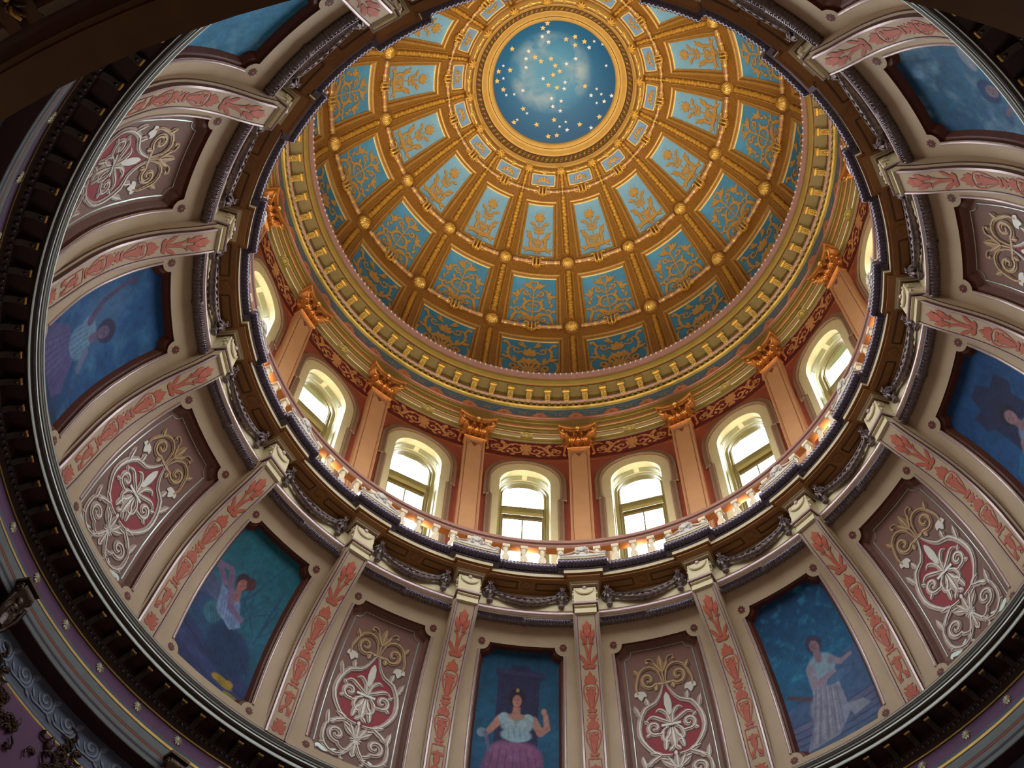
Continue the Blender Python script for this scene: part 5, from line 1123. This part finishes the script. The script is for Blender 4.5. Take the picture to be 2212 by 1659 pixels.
# ================================================================== LOWER DARK CORNICE
CX, CY = -.056, .104
lc = struct('trim_4'); lc.location = (CX, CY, 0); lc['label'] = 'dark brown cornice below the coved wall'
DB, PG, DG, DR = MT['dkbrown'], MT['palegr'], MT['dullgold'], MT['dkred']
ringpart('crown_moulding', [(7.1, 13.18), (6.88, 13.18), (6.862, 13.165), (6.858, 13.15), (6.866, 13.13), (6.868, 13.12), (6.872, 13.105), (6.882, 13.10), (6.89, 13.075), (6.90, 13.06), (6.905, 13.05), (6.915, 13.045), (6.92, 13.02), (6.94, 12.99), (6.965, 12.98), (6.975, 12.975), (6.975, 12.925), (6.985, 12.915), (7.02, 12.93), (7.02, 12.95), (7.29, 12.95), (7.30, 12.80)], DB, lc,
         [DB, DB, MT['linedk'], PG, DB, DB, PG, DB, MT['palegr'], DB, DB, PG, DB, DB, DB, PG, PG, DB, DB, DR, DR], 200)
ringpart('lower_moulding', [(7.30, 12.80), (7.36, 12.76), (7.39, 12.72), (7.405, 12.70), (7.41, 12.675), (7.43, 12.665)], DB, lc, [DB, DB, DB, DG, DB], 200)
LR = struct('wall_lower'); LR.location = (CX, CY, 0); LR['label'] = 'purple frieze and grey architrave above the lower arches'
ringpart('purple_band', [(7.43, 12.665), (7.43, 12.44)], MT['purple'], LR, None, 200)
OR = MT['shaftline']
ringpart('architrave', [(7.43, 12.44), (7.42, 12.42), (7.42, 12.37), (7.41, 12.355), (7.41, 12.34), (7.40, 12.33), (7.40, 12.30), (7.39, 12.29), (7.39, 12.275), (7.395, 12.27), (7.395, 12.13), (7.40, 12.12), (7.40, 12.09), (7.405, 12.08), (7.405, 12.00), (7.415, 11.99), (7.415, 11.97), (7.42, 11.96), (7.42, 11.89), (7.43, 11.88), (7.68, 11.88)], MT['archgr'], LR,
         [MT['archgr'], MT['greyblue'], DG, DG, DB, DG, DG, DB, MT['archgr'], MT['archgr'], MT['archgr'], OR, OR, MT['archgr'], MT['greyblue2'], DB, MT['greyblue'], MT['archgr'], MT['archgr'], DR], 200)
ringpart('scroll_band', [(7.68, 11.88), (7.70, 11.40), (7.71, 11.37), (7.71, 11.33)], MT['greyblue'], LR, [MT['greyblue'], MT['greyblue2'], MT['greyblue']], 200)
ringpart('gold_line', [(7.71, 11.33), (7.70, 11.325), (7.70, 11.31), (7.71, 11.30)], DG, LR, None, 200)
ringpart('purple_wall', [(7.71, 11.30), (7.71, 10.2), (7.71, 8.5), (7.71, 6.0)], MT['purple'], LR, None, 200)
# scrolls painted on the grey band
o = Orn(); q = 'greyblue2'
o.spiral((0, .24), .15, 180, 1.6, (.02, .04, .02), q, mirror=False, n=40); o.st([(-.28, .10), (-.2, .05), (-.05, .07), (.1, .08), (.16, .2), (.15, .36), (.22, .42)], (.02, .035, .01), q); o.leaf((.17, .3), 60, .16, .06, q, mirror=False); o.leaf((-.2, .1), 130, .14, .05, q, mirror=False); o.leaf((.1, .08), 330, .14, .05, q, mirror=False)
mb = MB(); o.build(mb, lambda x, y, off: ((7.69 - off) * cos(-x / 7.69), (7.69 - off) * sin(-x / 7.69), 11.43 + y * .95), .003, .006); m1 = mb.mesh('painted_scroll')
for i in range(96):
    k = norm(i / 6)
    if -5 < k < 4: rotpart('painted_scroll', m1, LR, k)
# relief foliage clumps on the purple wall
mb = MB(); r_ = random.Random(4)
for i in range(110):
    x, y = r_.gauss(0, .24), r_.gauss(0, .30); a = r_.uniform(0, 6.28); P = [(x + .11 * t * cos(a + t * 2.5), y + .11 * t * sin(a + t * 2.5)) for t in np.linspace(0, 1.4, 6)]
    mb.tube([((7.69 - .02) * cos(-px / 7.7), (7.69 - .02) * sin(-px / 7.7), 10.78 + py) for px, py in P], .034, MT['bronze'], 5, lambda t: 1 - .6 * t)
m1 = mb.mesh('relief_foliage')
for k in (-4.0, -3.45, -2.9, -2.35, 2.0, 2.6): rotpart('relief_foliage', m1, LR, k)
# modillions: 116 around, positions follow the measured rhythm
def mod_angle(i):
    X = [0, 9, 43, 48, 99, 101, 105, 107, 116]; Yv = [-3.95, -2.71, 1.90, 2.58, 9.65, 9.93, 10.50, 10.78, 12.05]; return float(np.interp(i, X, Yv))
mb = MB(); mb.box(7.06, 7.29, -.05, .05, 12.87, 12.95, DB); mb.grid([[(x, y, z) for y in (-.045, 0, .045)] for x, z in ((7.06, 12.90), (7.065, 12.865), (7.10, 12.85), (7.20, 12.84), (7.29, 12.78))], DB)
mb.box(7.035, 7.06, -.06, .06, 12.90, 12.95, DB)
for sg in (-1, 1): mb.ball((7.06, sg * .036, 12.885), .020, MT['goldrel'], 8, 6)
mb.tube([(7.055, -.03, 12.88), (7.055, .03, 12.88)], .014, MT['goldrel'], 6); mb.ball((7.11, 0, 12.845), .024, MT['bronze'], 6, 4); m1 = mb.mesh('modillion')
for i in range(116): rotpart('modillion', m1, lc, mod_angle(i))
mb = MB(); mb.ball((7.325, 0, 12.765), .036, MT['iron'], 8, 6, (.7, .85, 1.1)); m1 = mb.mesh('bead'); rest = MB(); nvis = 0
for i in range(464):
    k = norm(mod_angle(i / 4 + .13)); vis = (-6.6 < k < -2.2) or (1.3 < k < 3.1) or (5.5 < k < 6.6)
    if vis and nvis < 290: rotpart('bead', m1, lc, k); nvis += 1
    else: a = PHI - STEP * k; rest.ball((7.325 * cos(a), 7.325 * sin(a), 12.765), .036, MT['iron'], 5, 4)
q = sub('bead_row', rest.mesh('bead_row'), lc); q['kind'] = 'stuff'
mb = MB(); F = frame((7.425, 0, 12.55), (-1, 0, 0), (0, 0, 1)); 
for i in range(10): a = 2 * PI * i / 10; mb.tube([F(.015 * cos(a), .015 * sin(a), .008), F(.05 * cos(a), .05 * sin(a), .014), F(.078 * cos(a), .078 * sin(a), .006)], .020, MT['paleflower'], 5, lambda t: .6 + .5 * sin(t * PI), .4)
mb.ball(F(0, 0, .012), .02, MT['paleflower'], 6, 4); m1 = mb.mesh('frieze_flower')
def flw(i): return float(np.interp(i, [0, 4, 20, 22, 55], [-3.93, -2.75, 1.86, 2.43, 12.07]))
for i in range(55): rotpart('frieze_flower', m1, LR, flw(i))
# keystone brackets on the architrave, one per bay
ks = MB(); BZ = MT['bronze']
ks.grid([[(x, y, z) for y in (-.13, -.12, 0, .12, .13)] for x, z in ((7.36, 12.10), (7.26, 12.10), (7.22, 12.02), (7.25, 11.94), (7.33, 11.86), (7.36, 11.70), (7.42, 11.45), (7.50, 11.38))], BZ)
for sg in (-1, 1):
    ks.tube([(7.24 + .09 * (1 - q / 14) * cos(q) * .6 + .06, sg * .14, 11.98 + .09 * (1 - q / 14) * sin(q)) for q in np.linspace(0, 11, 24)], .022, BZ, 6)
    ks.add([(7.26, sg * .13, 12.10), (7.45, sg * .13, 12.10), (7.7, sg * .13, 11.4), (7.48, sg * .13, 11.38), (7.34, sg * .13, 11.8)], [(0, 1, 2, 3, 4)], BZ)
    ks.tube([(7.30, sg * .16, 11.85), (7.36, sg * .17, 11.65), (7.44, sg * .12, 11.45), (7.46, sg * .05, 11.35)], .03, BZ, 6)
for i in range(5): ks.ball((7.31 + .03 * i, 0, 11.86 - .1 * i), .05 - .004 * i, MT['ironlf'], 6, 5, (.8, 1.2, 1))
acanthus(ks, 7.40, 0, 11.42, -1, 0, .3, .09, .10, MT['ironlf']); ks.box(7.20, 7.45, -.17, .17, 12.09, 12.14, BZ); m1 = ks.mesh('keystone_body')
for kk, ps in ((-3.68, 'at the lower left edge'), (-2.45, 'cut by the bottom edge at the left'), (-1.2, 'hidden below the bottom edge'), (.05, 'hidden below the bottom centre'), (3.35, 'hidden beyond the right edge')):
    t = thing('keystone_bracket', 'dark bronze scrolled keystone below the purple frieze, ' + ps, 'bracket', (7.45, 11.4), kk, 'bronze keystones of the lower arches'); t.location += Vector((CX, CY, 0)); part('scroll_body', m1, t)

# ================================================================== GALLERY OVER THE CAMERA, LOWER ROOM
GX, GY, GR, GZ = -.068, -.401, 6.72, 6.14
gal = struct('ceiling_gallery'); gal.location = (GX, GY, 0); gal['label'] = 'dark mahogany coffered underside of the gallery close to the viewer'
W_, WD = MT['wood'], MT['woodd']
ringpart('edge_band', [(GR, 6.6), (GR, 6.4), (GR, 6.14), (GR + .20, 6.14), (GR + .21, 6.16), (GR + .24, 6.16)], W_, gal, [W_, W_, W_, WD, W_], 160)
ringpart('soffit', [(GR + .24, 6.16), (GR + .24, 6.24), (11.2, 6.24)], WD, gal, None, 160)
pm = MB()
for r0, r1 in ((GR + .34, GR + 1.0), (GR + 1.12, GR + 1.8), (GR + 1.92, GR + 2.6)):
    d = .21
    run(pm, [(r0, 6.245), (r0, 6.20), (r0 + .05, 6.18), (r0 + .09, 6.20), (r0 + .09, 6.245)], -d, d, W_, 6); run(pm, [(r1, 6.245), (r1, 6.20), (r1 - .05, 6.18), (r1 - .09, 6.20), (r1 - .09, 6.245)], -d, d, W_, 6)
    for sg in (-1, 1): pm.lathe([(r0, 6.19), (r1, 6.19)], ku(sg * d), ku(sg * (d + .03)), 2, W_)
    run(pm, [(r0 + .18, 6.23), (r1 - .18, 6.23)], -d * .7, d * .7, WD, 6, caps=False, closed=False)
m1 = pm.mesh('soffit_panel'); r_ = MB(); R0 = GR + .46
for rr in (GR + .5, GR + 1.5, GR + 2.4):
    F = frame((rr, 0, 6.20), (0, 0, -1), (1, 0, 0)); 
    for i in range(9): a = 2 * PI * i / 9; r_.tube([F(.02 * cos(a), .05 * sin(a), .01), F(.04 * cos(a), .08 * sin(a), .03), F(.07 * cos(a + .4), .13 * sin(a + .1), .0)], .012, MT['bronze'] if i % 3 else MT['dullgold'], 5)
    r_.ball(F(0, 0, .03), .02, MT['dullgold'], 8, 6)
m2 = r_.mesh('gilded_ornament')
for i in range(32):
    k = norm(i / 2 + .13)
    if abs(k) > 5.2: rotpart('soffit_panel', m1, gal, k); rotpart('gilded_ornament', m2, gal, k + .25)
lr = struct('wall_base'); lr['label'] = 'lower rotunda wall outside the picture'
b = MB(); b.lathe([(11.2, 6.3), (11.2, -1.6)], 0, 2 * PI, 96, MT['walll']); sub('wall_shell', b.mesh('wall_shell'), lr)
b = MB(); b.lathe([(11.2, -1.6), (5, -1.6), (.01, -1.6)], 0, 2 * PI, 96, MT['stonefloor']); f2 = struct('floor', b)
# unseen outer masonry that keeps daylight out everywhere but at the windows
b = MB(); b.lathe([(7.02, 17.3), (7.9, 17.3), (7.9, 6.0)], 0, 2 * PI, 96, MT['creamd']); b.lathe([(7.8, 6.2), (11.3, 6.4)], 0, 2 * PI, 96, MT['creamd'])
b.lathe([(6.6, 17.30), (8.0, 17.30)], 0, 2 * PI, 96, MT['creamd']); b.lathe([(6.53, 23.9), (7.6, 23.6)], 0, 2 * PI, 96, MT['creamd']); b.lathe([(6.7, 23.8), (6.7, 26.3), (6.5, 28.5), (5.4, 30.6), (3.6, 33.0), (2.0, 34.0), (.01, 34.1)], 0, 2 * PI, 96, MT['creamd'])
b.lathe([(5.9, 17.31), (5.9, 16.4), (7.2, 16.3)], 0, 2 * PI, 96, MT['creamd'])
oc_ = struct('wall_outer', b)
b = MB()
for k in range(16):          # unseen masonry piers between the windows
    for sg in (-1, 1): b.grid([[radial(k + sg * d, R_, z) for z in (17.3, 23.7)] for R_, d in ((6.95, 0), (6.95, .31))], MT['creamd'])
    b.grid([[radial(k + .5 + d, 6.945, z) for z in (22.95, 23.8)] for d in (-.5, 0, .5)], MT['creamd'])
struct('wall_piers', b)
# ------------------------------------------------------------------ lift everything so that the rotunda floor is at z = 0
bpy.context.view_layer.update()
for o_ in list(bpy.data.objects):
    if o_.parent is None: o_.location.z += UPZ
    if o_ is camo: pass
